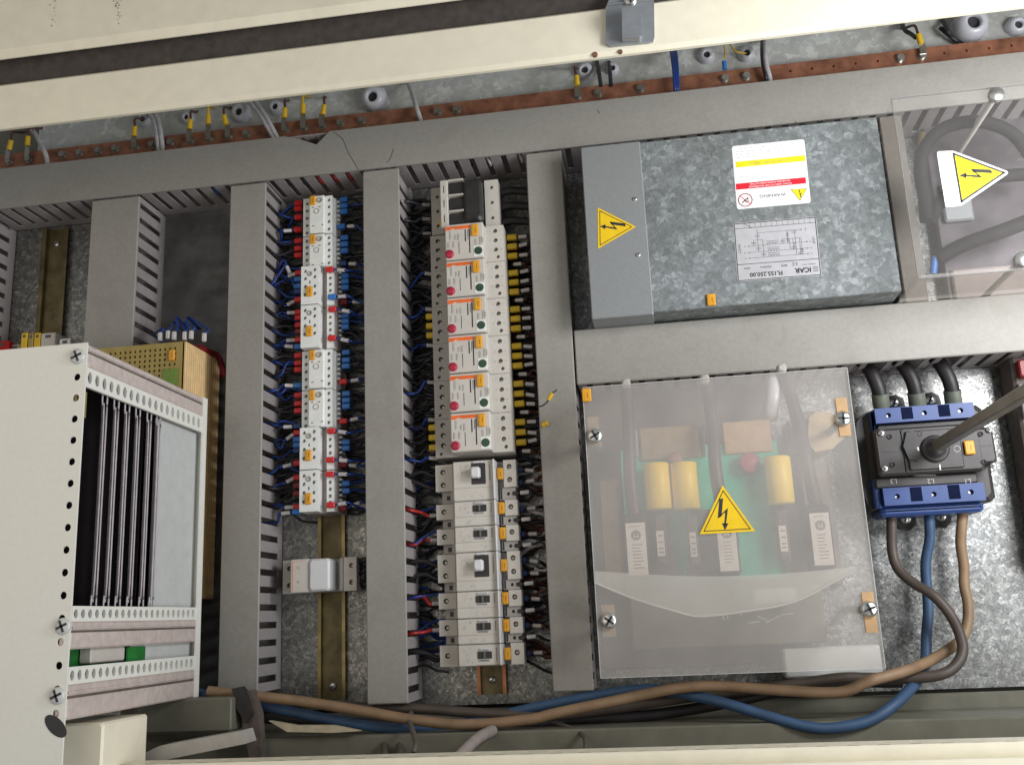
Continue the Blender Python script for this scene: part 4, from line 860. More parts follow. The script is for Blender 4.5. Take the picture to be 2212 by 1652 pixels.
# side rails (run along h)
def PX(px, py):                               # pixel on the plane x = xr_ -> (h, y)
    d = [sum(R[k][i]*c for k, c in enumerate((px-CX, py-CY, F))) for i in range(3)]; t = xr_/d[0]; return HC+d[2]*t, d[1]*t
def hpix(px, py=1100): return PX(px, py)[0]
sf = lambda a, b_, c: (xr_-c, b_, a)          # u = h, v = y, w = inwards
y_a = PX(193, 800)[1]; 
rails = [(yrt, PX(192, 795)[1], PX(195, 835)[1]), (PX(155, 1342)[1], PX(155, 1400)[1], None), (PX(152, 1470)[1], yrb, None)]
ya_, yb2 = yrt, PX(193, 795)[1]
def siderail(ytop, ybot, strip_y0, strip_y1, n=20):
    r = part('rail', MB(sf).box(hf, hn-2.2, ybot, ytop, 0, 12, 1.5), 'rackrail', rk)
    part('groove', MB(sf).box(hf+12, hn-3, ybot+(ytop-ybot)*.60, ybot+(ytop-ybot)*.68, -.5, .2), 'strap', r)
    part('ridge', MB(sf).box(hf+12, hn-3, ybot+(ytop-ybot)*.72, ybot+(ytop-ybot)*.8, -1.6, 0, .4), 'rackrail', r)
    b = MB(lambda a, b_, c: (xr_+1-(1-c), b_, a))
    cy = (strip_y0+strip_y1)/2; hs = []
    for k in range(n): hs.append((hf+6+(hn-hf-14)*k/(n-1), cy, (hn-hf)/n*.27, abs(strip_y1-strip_y0)*.30))
    s_ = MB(lambda a, b_, c: (xr_-3+c, b_, a)); s_.holed(hf, hn-2.2, min(strip_y0, strip_y1), max(strip_y0, strip_y1), 0, 3, hs, 3, False, False)
    part('perforated_strip', s_, 'rack', rk)
    part('shade_strip', MB(sf).box(hf+(hn-hf)*.42, hn-4, min(strip_y0, strip_y1)+.5, max(strip_y0, strip_y1)-.5, 4, 5), 'rackin', r)  # black strip painted as shade behind the oval slots
y1s, y2s = PX(194, 795)[1], PX(194, 838)[1]
siderail(yrt-1, y1s, y1s, y2s)
y3a, y3b = PX(155, 1308)[1], PX(155, 1342)[1]
siderail(y3b, PX(155, 1402)[1], y3a, y3b, 22)
y4a, y4b = PX(151, 1440)[1], PX(151, 1478)[1]
siderail(y4b, yrb, y4a, y4b, 22)
# card guides
gp = [226, 252, 276, 300, 325, 346]
for i, px in enumerate(gp):
    h = hpix(px, 1100)
    g = MB(sf)
    for dd in (-2.4, 2.4):
        b0 = lambda yy, off: (h+off, yy, 8)
        g.tube([(h+dd*(2.6 if dd > 0 else 1), y2s+2, 5), (h+dd*(2.4 if dd > 0 else 1), y2s-10, 5), (h+dd, y2s-22, 5), (h+dd, y3a+22, 5), (h+dd*(2.4 if dd > 0 else 1), y3a+10, 5), (h+dd*(2.6 if dd > 0 else 1), y3a-2, 5)], .95, 5, 3)
    g.box(h-1.4, h+1.4, y3a+4, y2s-6, 7, 8)
    part('card_guide', g, 'guide', rk)
hpl = hpix(348, 1100)
part('inner_plate', MB(sf).box(hf+1, hpl, y3a, y2s, 9, 11), 'rackplate', rk)
part('inner_plate', MB(sf).box(hf+1, hpix(300, 1420), y4a-2, PX(300, 1400)[1]+10, 9, 11), 'rackplate', rk)
part('shade_interior', MB(sf).box(hf, hn-4, yrb+2, yrt-6, 60, 62).box(hpl, hpl+2, yrb, yrt-6, 24, 62), 'rackin', rk)  # black sheets added for the unlit depth of the rack
part('end_plate', MB(sf).holed(hf-2, hf+9, yrb, yrt, -0.5, 1.2, [(hf+4, y2s-12-k*(y2s-y3a-20)/9, 1.7) for k in range(10)], 2, True), 'rack', rk)
part('far_plate', MB(sf).box(hf-2, hf, yrb, yrt, 1.3, 190), 'rack', rk)
part('circuit_board', MB(sf).box(hpix(322, 1425), hn-14, PX(200, 1436)[1]-4, PX(200, 1395)[1]+4, 21, 23), 'pcb', rk)
part('circuit_board', MB(sf).box(hpix(325, 1425), hpix(288, 1425), PX(300, 1438)[1], PX(300, 1396)[1], 6, 8), 'pcb', rk)
part('socket', MB(sf).box(hpix(286, 1415), hpix(214, 1415), PX(250, 1428)[1], PX(250, 1396)[1], 8, 20, 1), 'warmwhite', rk)
part('ochre_strip', MB(sf).box(hpix(207, 850), hn-3, PX(200, 900)[1], y2s-1, 9, 12), 'mustard', rk)
# lower left clutter
x, y = P(150, 1562, 330)
single('cream_hinge_block', MB().box(x-30, P(222, 1600, 330)[0], y-80, y, 250, 330, 2), 'cream', 'cream painted block below the open card rack in the bottom left corner', 'block')
pl = P(312, 1512, 150), P(500, 1514, 150), P(500, 1578, 150)
single('grey_bracket_plate', MB().box(pl[0][0]-20, pl[1][0], pl[2][1], pl[0][1], 120, 150, 1.5), 'frame', 'grey green metal plate under the card rack, left of the cable strap', 'plate')
a, b_ = P(250, 1650, 235), P(532, 1590, 235)
single('sloping_arm', MB().quad([P(210, 1668, 235), P(280, 1640, 235), P(345, 1610, 235), P(520, 1578, 235), P(528, 1606, 235), P(250, 1662, 235)], 205, 235), 'greyplastic', 'pale metal arm sloping up to the cable strap in the bottom left', 'arm')
single('hanging_strap', MB().quad([P(262, 1528, 190), P(290, 1530, 190), P(284, 1652, 190), P(258, 1652, 190), P(252, 1600, 190)], 184, 190), 'strap', 'dusty brown strap hanging under the card rack', 'strap')
single('cable_clamp', MB().quad([P(515, 1494, 130), P(545, 1490, 130), P(560, 1540, 130), P(568, 1652, 130), P(545, 1660, 130), (P(525, 1560, 130))], 118, 132), 'strap', 'dusty grey strap clamping the thick cables at their left end', 'clamp')
ck = MB()
ck.quad([P(505, 1486, 134), P(522, 1482, 134), P(536, 1500, 134), P(548, 1540, 134), P(536, 1560, 134), P(516, 1530, 134)], 126, 140)
single('clamp_buckle', ck, 'blackm', 'dark buckle at the top of the cable strap', 'buckle')
single('foam_strip', MB().quad([P(580, 1556, 120), P(640, 1566, 120), P(720, 1566, 120), P(778, 1578, 120), P(720, 1582, 120), P(620, 1580, 120)], 112, 120), 'paper', 'torn cream strip lying below the thick cables near the strap', 'strip')
for i, (c0, c1) in enumerate((((898, 1600), (880, 1560)), ((832, 1640), (824, 1610)), ((862, 1648), (858, 1612)))):
    x, y = P(*c0, 150); x2, y2 = P(*c1, 120)
    single('cable_end', MB().tube([(x, y-10, 160), (x, y, 150), (x2, y2, 110), (x2-6, y2+6, 80)], 3.6 if i else 3, 8), 'strap', 'stubby grey brown cable end poking up behind the slotted rail, '+nthl([2, 0, 1][i]), 'cable', 'cable ends behind the slotted rail')
x, y = P(985, 1640, 190)
single('cable_end', MB().tube([(x-14, y-14, 200), (x, y, 185), (x+14, y+14, 150), (x+24, y+18, 110)], 6, 10), 'pinkgrey', 'thick pale cable end poking up behind the slotted rail', 'cable')
single('cable_loop', MB().tube(px3([(1238, 1640, 130), (1262, 1620, 140), (1264, 1595, 130), (1246, 1578, 100), (1200, 1560, 80)]), 2.6, 8), 'strap', 'thin brown cable loop hanging below the thick cables', 'cable')

# ------------------------------------------------------------------ filter box
HF = 112
fc = [P(1256, 323, HF), P(1893, 251, HF), P(1948, 625, HF), P(1395, 693, HF)]
fx0 = (P(1256, 323, HF)[0]+P(1278, 704, HF)[0])/2; fx1 = (fc[1][0]+fc[2][0])/2
fy1 = (fc[0][1]+fc[1][1])/2; fy0 = (P(1942, 630, HF)[1]+P(1396, 676, HF)[1]+P(1274, 686, HF)[1])/3
print('filter', fc, fx0, fx1, fy0, fy1, 'ductE top', yE1, 'top duct bottom', ytl)
fxm = (P(1378, 312, HF)[0]+P(1395, 693, HF)[0])/2
fb_ = thing('filter_box', 'galvanised steel filter box with warning stickers above the wide duct', 'filter box', (fx0, fy0, 0))
part('case', MB().box(fxm, fx1, fy0, fy1, 4, HF, 1), 'galv', fb_)
part('end_cover', MB().box(fx0, fxm+6, fy0-2.5, fy1+1, 4, HF+1.6, 1), 'galvplain', fb_)
part('base_flange', MB().box(fx0+10, fx1+2, fy0-3, fy0+1, 1, 8), 'galvplain', fb_)
for px, py in ((1366, 423+80), (1374, 644-90)):
    pass
for px, py in ((1372, 504), (1380, 549), (1606, 505)): pass
for px, py in ((1440/1.1718+430/3.014, 280/1.1718+578/3.014), (1440/1.1718+452/3.014, 280/1.1718+940/3.014)):
    x, y = P(px, py, HF+1.6); bolt_with_slot('screw', fb_, x, y, HF+1.6, 2.6, .4)
t13 = lambda x, y: (1440/1.1718+x/3.014, 280/1.1718+y/3.014)      # crop of the filter box (scale 2.572*1.1718)
z = HF+1.65
tri = [P(*t13(437, 757), z), P(*t13(187, 632), z), P(*t13(190, 900), z)]
warning_triangle(fb_, tri, z)
tag(fb_, P(*t13(898, 1240), HF)[0], P(*t13(955, 1240), HF)[0], P(*t13(930, 1272), HF)[1], P(*t13(930, 1196), HF)[1], HF)
# local sticker frame: u to the right, v upwards, origin lower left corner, in millimetres
def frame4(tl, tr, bl_):
    tl, tr, bl_ = Vector(tl), Vector(tr), Vector(bl_); ex = (tr-tl); ey = (tl-bl_); return bl_, ex, ey
t14 = lambda x, y: (1780/1.1718+x/4.721, 330/1.1718+y/4.721)      # 4.0286*1.1718
def sticker(name, tlp, trp, blp, m, rnd=.03):
    h = HF; o, ex, ey = frame4(P(*t14(*tlp), h), P(*t14(*trp), h), P(*t14(*blp), h))
    q_ = lambda u_, v_: tuple(o+ex*u_+ey*v_)
    r = rnd; asp = ex.length/ey.length; rv = r*asp
    pts = [q_(r, 0), q_(1-r, 0), q_(1-r*.3, rv*.3), q_(1, rv), q_(1, 1-rv), q_(1-r*.3, 1-rv*.3), q_(1-r, 1), q_(r, 1), q_(r*.3, 1-rv*.3), q_(0, 1-rv), q_(0, rv), q_(r*.3, rv*.3)]
    s_ = part(name, MB().quad(pts, h, h+.25), m, fb_); return s_, q_, ex, ey
rot180 = math.pi
ws, q_, ex, ey = sticker('warning_label', (290, 165), (1030, 92), (345, 808), 'sticker')
ang = math.atan2(ex.y, ex.x)
zz = HF+.32
def band(u0, u1, v0, v1): return [q_(u0, v0), q_(u1, v0), q_(u1, v1), q_(u0, v1)]
part('yellow_band', MB().add([(*p, zz) for p in band(.035, .985, .655, .745)], [(0, 1, 2, 3)]), 'yellowink', ws)
part('red_band', MB().add([(*p, zz) for p in band(.01, .965, .305, .40)], [(0, 1, 2, 3)]), 'redink', ws)
W_ = ex.length; H_ = ey.length
k = MB(); k.text('WARNING', 5.2, *q_(.50, .17), zz+.05, ang+rot180, sx=1.2)
part('print', k, 'ink', ws)
k = MB()                                      # tiny illegible lines
for vv, u0, u1 in ((.945, .1, .95), (.90, .06, .85), (.855, .06, .7), (.81, .06, .3), (.50, .08, .9), (.455, .12, .62)):
    uu = u0
    while uu < u1:
        l = random.uniform(.01, .05); k.line([q_(uu, vv), q_(min(uu+l, u1), vv)], .35, zz+.02); uu += l+random.uniform(.015, .05)
part('print', k, 'greyink', ws)
k = MB(); k.text('THIS PLANT CONTAINS CAPACITORS', 2.9, *q_(.50, .70), zz+.05, ang+rot180, sx=.98); part('print', k, 'greyink', ws)
k = MB(); k.text('DO NOT CARRY OUT ANY MAINTENANCE', 2.7, *q_(.48, .333), zz+.05, ang+rot180, sx=.92, bold=.01); k.text('ON ELECTRIC PLANTS UNDER VOLTAGE', 2.7, *q_(.48, .374), zz+.05, ang+rot180, sx=.92, bold=.01); part('print', k, 'sticker', ws)
tri = [P(*t14(988, 722), HF), P(*t14(1057, 594), HF), P(*t14(893, 605), HF)]
warning_triangle(ws, tri, HF+.3, 'warning_triangle', border=.45, m='yellowink', th=.08)
k = MB(); c = P(*t14(429, 712), HF); rr = 7.8; k.circ(*c, zz+.03, rr, 28, False, 1.0); k.line([(c[0]-rr*.68, c[1]+rr*.68), (c[0]+rr*.68, c[1]-rr*.68)], .8, zz+.06); part('prohibition_sign', k, 'redink', ws)
k = MB(); k.line([(c[0]-3.5, c[1]-3), (c[0]+3, c[1]+2.4)], 1.1, zz+.05); k.line([(c[0]+3, c[1]+2.4), (c[0]+3.4, c[1]-2.8)], .7, zz+.05); k.line([(c[0]-1, c[1]), (c[0]+1.4, c[1]-3.4)], .8, zz+.05); part('print', k, 'ink', ws)
# circuit diagram label
rs, q_, ex, ey = sticker('rating_label', (305, 950), (1150, 880), (350, 1545), 'silverlabel', .02)
ang = math.atan2(ex.y, ex.x); k = MB(); wv = .55
k.line([q_(.012, .015), q_(.988, .015), q_(.988, .985), q_(.012, .985)], .9, zz, True)
k.line([q_(.012, .9), q_(.988, .9)], .55, zz); k.line([q_(.012, .285), q_(.988, .285)], .75, zz)
for j in range(14): k.line([q_(.13+j*.066, .9), q_(.13+j*.066, .985)], .3, zz) if j < 13 else None
k.line([q_(.13, .985), q_(.22, .895)], .6, zz)
k.text('FL155.250.00', 6.8, *q_(.35, .10), zz+.03, ang+rot180, sx=1.0, bold=.03); k.text('ICAR', 7.6, *q_(.79, .115), zz+.03, ang+rot180, sx=1.05, bold=.04)
for j in range(3): k.line([q_(.91, .085+.032*j), q_(.965, .085+.032*j)], .75, zz+.02)
k.text('250A', 3.6, *q_(.13, .215), zz+.03, ang+rot180); k.text('50/60Hz', 3.6, *q_(.35, .215), zz+.03, ang+rot180); k.text('400V', 3.6, *q_(.57, .215), zz+.03, ang+rot180)
k.text('MONZA   ITALY', 2.1, *q_(.86, .205), zz+.03, ang+rot180)
for cu in (.665, .705):                        # the two round strokes of the conformity mark
    c = q_(cu, .225); k.line([(c[0]-1.9*math.cos(a), c[1]+1.9*math.sin(a)) for a in [math.pi+(-1.3+2.6*j/8) for j in range(9)]], .5, zz+.02)
k.line([q_(.695, .225), q_(.715, .225)], .4, zz+.02)
k.text('LOAD', 4.2, *q_(.055, .56), zz+.03, ang+math.pi/2, sx=1); k.text('LINE', 4.2, *q_(.945, .60), zz+.03, ang-math.pi/2, sx=1)
for j, s_ in enumerate(('1', '2', '3')):
    vv = (.38, .475, .585)[j]
    k.line([q_(.17, vv), q_(.86, vv)], .35, zz); k.circ(*q_(.165, vv), zz+.01, .75, 10, False, .3); k.circ(*q_(.865, vv), zz+.01, .75, 10, False, .3)
    k.text('L'+s_+"'", 2.4, *q_(.12, vv), zz+.03, ang+rot180); k.text('L'+s_, 2.4, *q_(.905, vv), zz+.03, ang+rot180)
    for m_ in range(4):                        # coil humps
        c = q_(.41+m_*.034, vv+.012); k.line([(c[0]+1.5*math.cos(a), c[1]+1.7*math.sin(a)) for a in [math.pi*n_/6 for n_ in range(7)]], .4, zz+.01)
    k.line([q_(.39, vv+.062), q_(.53, vv+.062)], .45, zz+.01)
k.line([q_(.28, .80), q_(.80, .80)], .35, zz); k.circ(*q_(.81, .80), zz+.01, .75, 10, False, .3); k.line([q_(.86, .83), q_(.86, .78)], .4, zz)
k.line([q_(.28, .86), q_(.28, .475)], .4, zz); k.line([q_(.23, .68), q_(.34, .68), q_(.34, .38)], .35, zz); k.line([q_(.23, .68), q_(.23, .585)], .35, zz)
for a, v0 in ((.28, .75), (.23, .63), (.28, .53), (.34, .43), (.58, .62), (.70, .50), (.78, .40), (.72, .77)):
    k.line([q_(a-.028, v0-.012), q_(a+.028, v0-.012)], .45, zz+.01); k.line([q_(a-.028, v0+.012), q_(a+.028, v0+.012)], .45, zz+.01)
k.line([q_(.56, .66), q_(.80, .66), q_(.80, .42)], .35, zz); k.line([q_(.58, .66), q_(.58, .585)], .35, zz)
for a, v0, v1 in ((.64, .80, .585), (.66, .66, .475), (.70, .66, .475), (.73, .80, .38), (.78, .66, .38)): k.line([q_(a, v0), q_(a, v1)], .4, zz)
for a, v0 in ((.64, .73), (.64, .64), (.72, .55), (.80, .44)): k.line([q_(a-.009, v0-.03), q_(a+.009, v0-.03), q_(a+.009, v0+.03), q_(a-.009, v0+.03)], .35, zz, True)
part('print', k, 'ink', rs)

# ------------------------------------------------------------------ clear acrylic box, top right
HP = 165
c8_ = lambda x, y: (1860.4+x/3.336, 153.6+y/3.336)
ax0 = (P(*c8_(225, 180), HP)[0]+P(*c8_(410, 1480), HP)[0])/2; ay1 = P(*c8_(700, 145), HP)[1]; ay0 = P(*c8_(700, 1465), HP)[1]
print('acrylic', ax0, ay0, ay1)
ab = thing('acrylic_cover', 'clear acrylic cover with a large yellow warning sticker at the right edge', 'cover', (ax0, ay0, 0))
part('front_sheet', MB().box(ax0, ax0+330, ay0, ay1, HP-4, HP, .8), 'plexi', ab)
part('sheet_edge', MB().box(ax0-.6, ax0-.05, ay0, ay1, HP-4, HP+.1).box(ax0, ax0+330, ay0-.6, ay0-.05, HP-4, HP+.1).box(ax0, ax0+330, ay1+.05, ay1+.6, HP-4, HP+.1), 'softedge', ab)
part('bottom_sheet', MB().box(ax0, ax0+330, ay0, ay0+4, 80, HP-4.2), 'milky', ab)
part('side_sheet', MB().box(ax0, ax0+4, ay0, ay1, 78, HP-4.2), 'plexi', ab)
stz = HP+.1
ss = part('warning_sticker', MB().quad([P(*c8_(*p), stz) for p in ((545, 600), (548, 585), (560, 580), (655, 576), (668, 578), (1050, 722), (1058, 735), (1048, 748), (730, 966), (715, 972), (622, 983), (606, 975))], stz, stz+.4), 'sticker', ab)
warning_triangle(ss, [P(*c8_(1040, 733), stz), P(*c8_(657, 590), stz), P(*c8_(718, 952), stz)], stz+.42, 'warning_triangle', border=1.9, m='yellowink', th=.1)
for i, (px, py) in enumerate(((980, 160), (1172, 1350))):
    x, y = P(*c8_(px, py), HP+6)
    so = part('stud', MB().cyl((x, y, 4), (x, y, HP-4.2), 3.6, n=10), 'labelpaper', ab)
    part('cap_nut', MB().lathe((x, y, HP), (0, 0, 1), [(0, 8.4), (4.5, 8.4), (5.4, 7.6), (5.6, .01)], 16), 'brightscrew', so)
def cable(name, pts, r, m, label, n=12): return single(name, MB().tube(px3(pts), r, n, 6), m, label, 'cable')
c8h = lambda l: [(*c8_(a, b_), h) for a, b_, h in l]
cable('thick_cable', c8h([(470, 1080, 60), (455, 900, 60), (430, 760, 64), (440, 600, 74), (520, 470, 84), (640, 395, 92), (800, 365, 96), (950, 385, 96), (1100, 460, 90), (1230, 620, 80)]), 7.6, 'cablematt', 'thick black cable arching behind the acrylic cover')
cable('thick_cable', c8h([(500, 1080, 50), (560, 960, 60), (650, 860, 64), (780, 800, 66), (1000, 760, 66), (1250, 740, 66)]), 7.6, 'cablematt', 'thick black cable passing behind the large warning sticker')
cable('thick_cable', c8h([(560, 1350, 60), (700, 1270, 66), (850, 1210, 70), (1000, 1160, 74), (1260, 1060, 74)]), 8.5, 'cablematt', 'thick black cable rising to the right at the foot of the acrylic cover')
x, y = P(*c8_(520, 760), 30)
mt = thing('main_terminal', 'dark power terminal block behind the acrylic cover', 'terminal block', (x, y, 0))
part('block', MB().box(x-2, x+230, y-165, y+118, 2, 22, 2), 'purple', mt)
part('plate', MB().box(x+4, x+200, y-163, y-120, 22.3, 28, 2), 'pinkgrey', mt)
part('plate', MB().box(x+6, x+40, y-60, y-10, 22.3, 30, 2), 'galvplain', mt)
for i, (a, b_) in enumerate(((430, 500), (460, 1010), (520, 1400))):
    x, y = P(*c8_(a, b_), 60); m_ = ('mustard', 'blue', 'blue')[i]
    single('coloured_sleeve', MB().cyl((x, y-8, 55), (x+3, y+10, 60), 4), m_, ('ochre sleeve at the left of the arching cable', 'small blue sleeve below the arching cable behind the acrylic', 'small blue sleeve in the lower left corner of the acrylic cover')[i], 'sleeve')
single('white_connector', MB().box(*sorted((P(*c8_(1130, 560), 80)[0], P(*c8_(1200, 560), 80)[0])), P(*c8_(1150, 600), 80)[1], P(*c8_(1150, 530), 80)[1], 60, 84, 3), 'labelpaper', 'pale connector at the right edge behind the acrylic cover', 'connector')

# ------------------------------------------------------------------ frosted cover and the drive under it
HK = 128
kx0 = (P(1257, 835, HK)[0]+P(1300, 1465, HK)[0])/2; kx1 = (P(1830, 797, HK)[0]+P(1912, 1440, HK)[0])/2
ky1 = (P(1257, 835, HK)[1]+P(1830, 797, HK)[1])/2; ky0 = (P(1300, 1465, HK)[1]+P(1912, 1440, HK)[1])/2
print('frosted', [P(*p, HK) for p in ((1257, 835), (1300, 1465), (1830, 797), (1912, 1440))])
fz = thing('frosted_cover', 'frosted plastic cover sheet with a yellow warning triangle over the drive board', 'cover', (kx0, ky0, 0))
part('sheet', MB().box(kx0, kx1, ky0, ky1, HK-3, HK), 'milky', fz)
part('sheet_edge', MB().box(kx0, kx1, ky0-.5, ky0-.05, HK-3, HK+.1).box(kx0-.5, kx0-.05, ky0, ky1, HK-3, HK+.1).box(kx1+.05, kx1+.5, ky0, ky1, HK-3, HK+.1).box(kx0, kx1, ky1+.05, ky1+.5, HK-3, HK+.1), 'edge', fz)
d14 = lambda x, y: (1228.8+x/3.161, 751+y/3.161); d15 = lambda x, y: (1228.8+x/3.161, 1109.4+y/3.161)
warning_triangle(fz, [P(*d14(1050, 940), HK), P(*d14(893, 1272), HK), P(*d14(1272, 1252), HK)], HK+.1)
for i, pc in enumerate((d14(178, 600), d14(1872, 482), d15(275, 730), d15(2052, 650))):
    x, y = P(*pc, HK+3)
    so = bolt_with_slot('screw', fz, x, y, HK, 8.3, .5+i, True)
    part('spacer', MB().cyl((x, y, 1), (x, y, HK-3.2), 4.5, n=10), 'greyplastic', fz)
for i, (a, b_) in enumerate(((d14(1812, 345), d14(1935, 598)), (d15(1990, 535), d15(2120, 808)))):
    x_, y_ = P(*a, HK+.2); x2, y2 = P(*b_, HK+.2)
    part('fixing_strip', MB().box(x_+1, x2-1, y2, y_, HK-3-4, HK-3.2, .4), 'tan', fz)
    part('fixing_strip', MB().box(x_+1, x2-1, y2, y_, HK+.06, HK+.5), 'tan', fz)
tag(fz, *sorted((P(*d14(90, 320), HK)[0], P(*d14(152, 320), HK)[0])), P(*d14(120, 370), HK)[1], P(*d14(120, 280), HK)[1], HK+.1)
part('fixing_strip', MB().box(P(*d14(130, 540), HK-10)[0], P(*d14(205, 540), HK-10)[0], P(*d14(160, 670), HK-10)[1], P(*d14(160, 475), HK-10)[1], HK-10, HK-7), 'drab', fz)
part('fixing_strip', MB().box(P(*d15(220, 600), HK-10)[0], P(*d15(310, 600), HK-10)[0], P(*d15(260, 840), HK-10)[1], P(*d15(260, 620), HK-10)[1], HK-10, HK-7), 'drab', fz)
def bx(c, a0, b0, a1, b1, h0, h1, ch=1.): 
    X0, Y1 = P(*c(a0, b0), h1); X1, Y0 = P(*c(a1, b1), h1); return MB().box(X0, X1, Y0, Y1, h0, h1, ch)
dr = thing('drive_board', 'teal circuit board with yellow capacitors under the frosted cover', 'circuit board', (*P(*d14(900, 1100), 20), 0))
part('chassis', bx(d14, 110, 240, 1560, 2150, 2, 14, 2), 'chassis', dr); part('chassis', bx(d14, 1562, 440, 1880, 1620, 2, 13, 2), 'chassis', dr)
part('circuit_board', bx(d14, 350, 700, 1520, 1560, 60, 62, 0), 'teal', dr)
tl_ = part('laminate_block', bx(d14, 480, 550, 905, 745, 20, 66), 'drab', dr)
part('laminate_block', bx(d14, 1045, 510, 1395, 705, 20, 66), 'tan', dr)
part('clip', bx(d14, 900, 520, 940, 740, 20, 68), 'pinkgrey', dr); part('clip', bx(d14, 1485, 500, 1530, 710, 20, 68), 'pinkgrey', dr); part('clip', bx(d14, 440, 560, 478, 740, 20, 68), 'pinkgrey', dr)
part('bus_block', MB().quad([P(*d14(*p), 50) for p in ((1640, 480), (1690, 432), (1790, 440), (1850, 520), (1895, 600), (1800, 690), (1680, 710), (1630, 640))], 14, 50), 'drab', dr)
for a0, b0, a1, b1 in ((518, 795, 696, 1100), (702, 790, 886, 1100), (1342, 750, 1532, 1062)):
    X0, Y1 = P(*d14(a0, b0), 84); X1, Y0 = P(*d14(a1, b1), 84); r_ = (X1-X0)/2*1.17; cx_ = (X0+X1)/2
    part('capacitor', MB().lathe((cx_, Y0, 84), (0, 1, 0), [(0, .01), (0, r_*.9), (1.5, r_), ((Y1-Y0)-1.5, r_), (Y1-Y0, r_*.9), (Y1-Y0, .01)], 20), 'capyellow', dr)
for (a, b_), r_, m_ in (((1228, 790), 24/1.0, 'varistor'), ((725, 765), 17, 'varbrown')):
    x, y = P(*d14(a, b_), 72); r_ *= .5; part('disc', MB().lathe((x, y, 66), (.15, .1, 1), [(0, r_*.8), (2, r_), (8, r_), (10, r_*.8), (10, .01)], 18), m_, dr)
# dark moulded blocks on the board
part('power_block', MB().quad([P(*d14(*p), 70) for p in ((500, 1105), (690, 1105), (700, 1330), (760, 1560), (500, 1560))], 62.2, 70), 'strap', dr)
part('power_block', MB().quad([P(*d14(*p), 70) for p in ((830, 1105), (1020, 1105), (1165, 1300), (1165, 1560), (800, 1560), (830, 1330))], 62.2, 70), 'strap', dr)
part('power_block', MB().quad([P(*d14(*p), 70) for p in ((1375, 1068), (1560, 1068), (1640, 1560), (1510, 1560), (1440, 1400))], 62.2, 70), 'strap', dr)
part('side_block', bx(d14, 210, 900, 385, 1600, 14, 62, 3), 'drab', dr)
part('side_block', bx(d14, 1560, 760, 1850, 1600, 14, 50, 3), 'strap', dr)
for i, (a0, b0, a1, b1, hh) in enumerate(((385, 1198, 545, 1550, 96), (1005, 1190, 1165, 1520, 96), (1640, 1130, 1815, 1480, 96))):
    o = part('fuse_block', bx(d14, a0-18, b0-60, a1+18, b1+30, 20, hh, 3), 'blackm', dr)
    l = part('label', bx(d14, a0, b0, a1, b1, hh, hh+.5, 0), 'labelpaper', o)
    X0, Y1 = P(*d14(a0, b0), hh); X1, Y0 = P(*d14(a1, b1), hh); k = MB(); k.circ((X0+X1)/2, Y1-(Y1-Y0)*.24, hh+.6, 5.6, 20)
    yy = Y1-(Y1-Y0)*.42
    while yy > Y0+6:
        k.line([(X0+(X1-X0)*.3, yy), (X0+(X1-X0)*random.uniform(.6, .8), yy)], 1.0, hh+.6); yy -= 3.6
    k.line([(X0+4, Y1-4), (X1-6, Y1-4)], .7, hh+.6)
    part('print', k, 'greyink', l)
    part('print', MB().text('M', 7, (X0+X1)/2, Y1-(Y1-Y0)*.24, hh+.7, math.pi/2*0+math.pi, bold=.02), 'labelpaper', l)
for i, (a0, b0, a1, b1) in enumerate(((595, 1250, 660, 1420), (820, 1260, 880, 1425), (1430, 1215, 1500, 1388))):
    o = part('relay', bx(d14, a0-18, b0-110, a1+22, b1+60, 62.2, 86, 2), 'strap', dr)
    l = part('label', bx(d14, a0, b0, a1, b1, 86, 86.5, 0), 'labelpaper', o)
    X0, Y1 = P(*d14(a0, b0), 86); X1, Y0 = P(*d14(a1, b1), 86); k = MB()
    for f_ in (.2, .45, .7, .85): k.line([(X0+(X1-X0)*.3, Y1-(Y1-Y0)*f_), (X0+(X1-X0)*.75, Y1-(Y1-Y0)*f_)], 1.6, 86.6)
    part('print', k, 'greyink', l)
part('lower_chassis', bx(d15, 400, 380, 1770, 880, 14, 46, 2), 'frame', dr)
part('lower_chassis', bx(d15, 1460, 920, 2150, 1100, 2, 40, 2), 'rackplate', dr)
for i, (a0, b0, a1, b1, m_) in enumerate(((615, 465, 775, 505, 'ink'), (795, 490, 885, 525, 'swblue'), (965, 485, 1055, 540, 'strap'), (1140, 480, 1230, 560, 'pcb'), (1255, 515, 1560, 600, 'labelpaper'))):
    part('connector', bx(d15, a0, b0, a1, b1, 46, 70, 1), m_, dr)
k = MB()
for a0, b0, a1, b1 in ((840, 640, 900, 700), (920, 690, 990, 680), (1040, 660, 1060, 720), (1080, 650, 1085, 715), (1120, 650, 1180, 690), (1230, 745, 1300, 735), (1290, 700, 1350, 725), (1350, 740, 1450, 690), (1440, 690, 1530, 680)):
    k.line([P(*d15(a0, b0), 60), P(*d15(a1, b1), 60)], 1.2, 60)
part('ribbon_lead', k, 'gland', dr, kind='stuff')
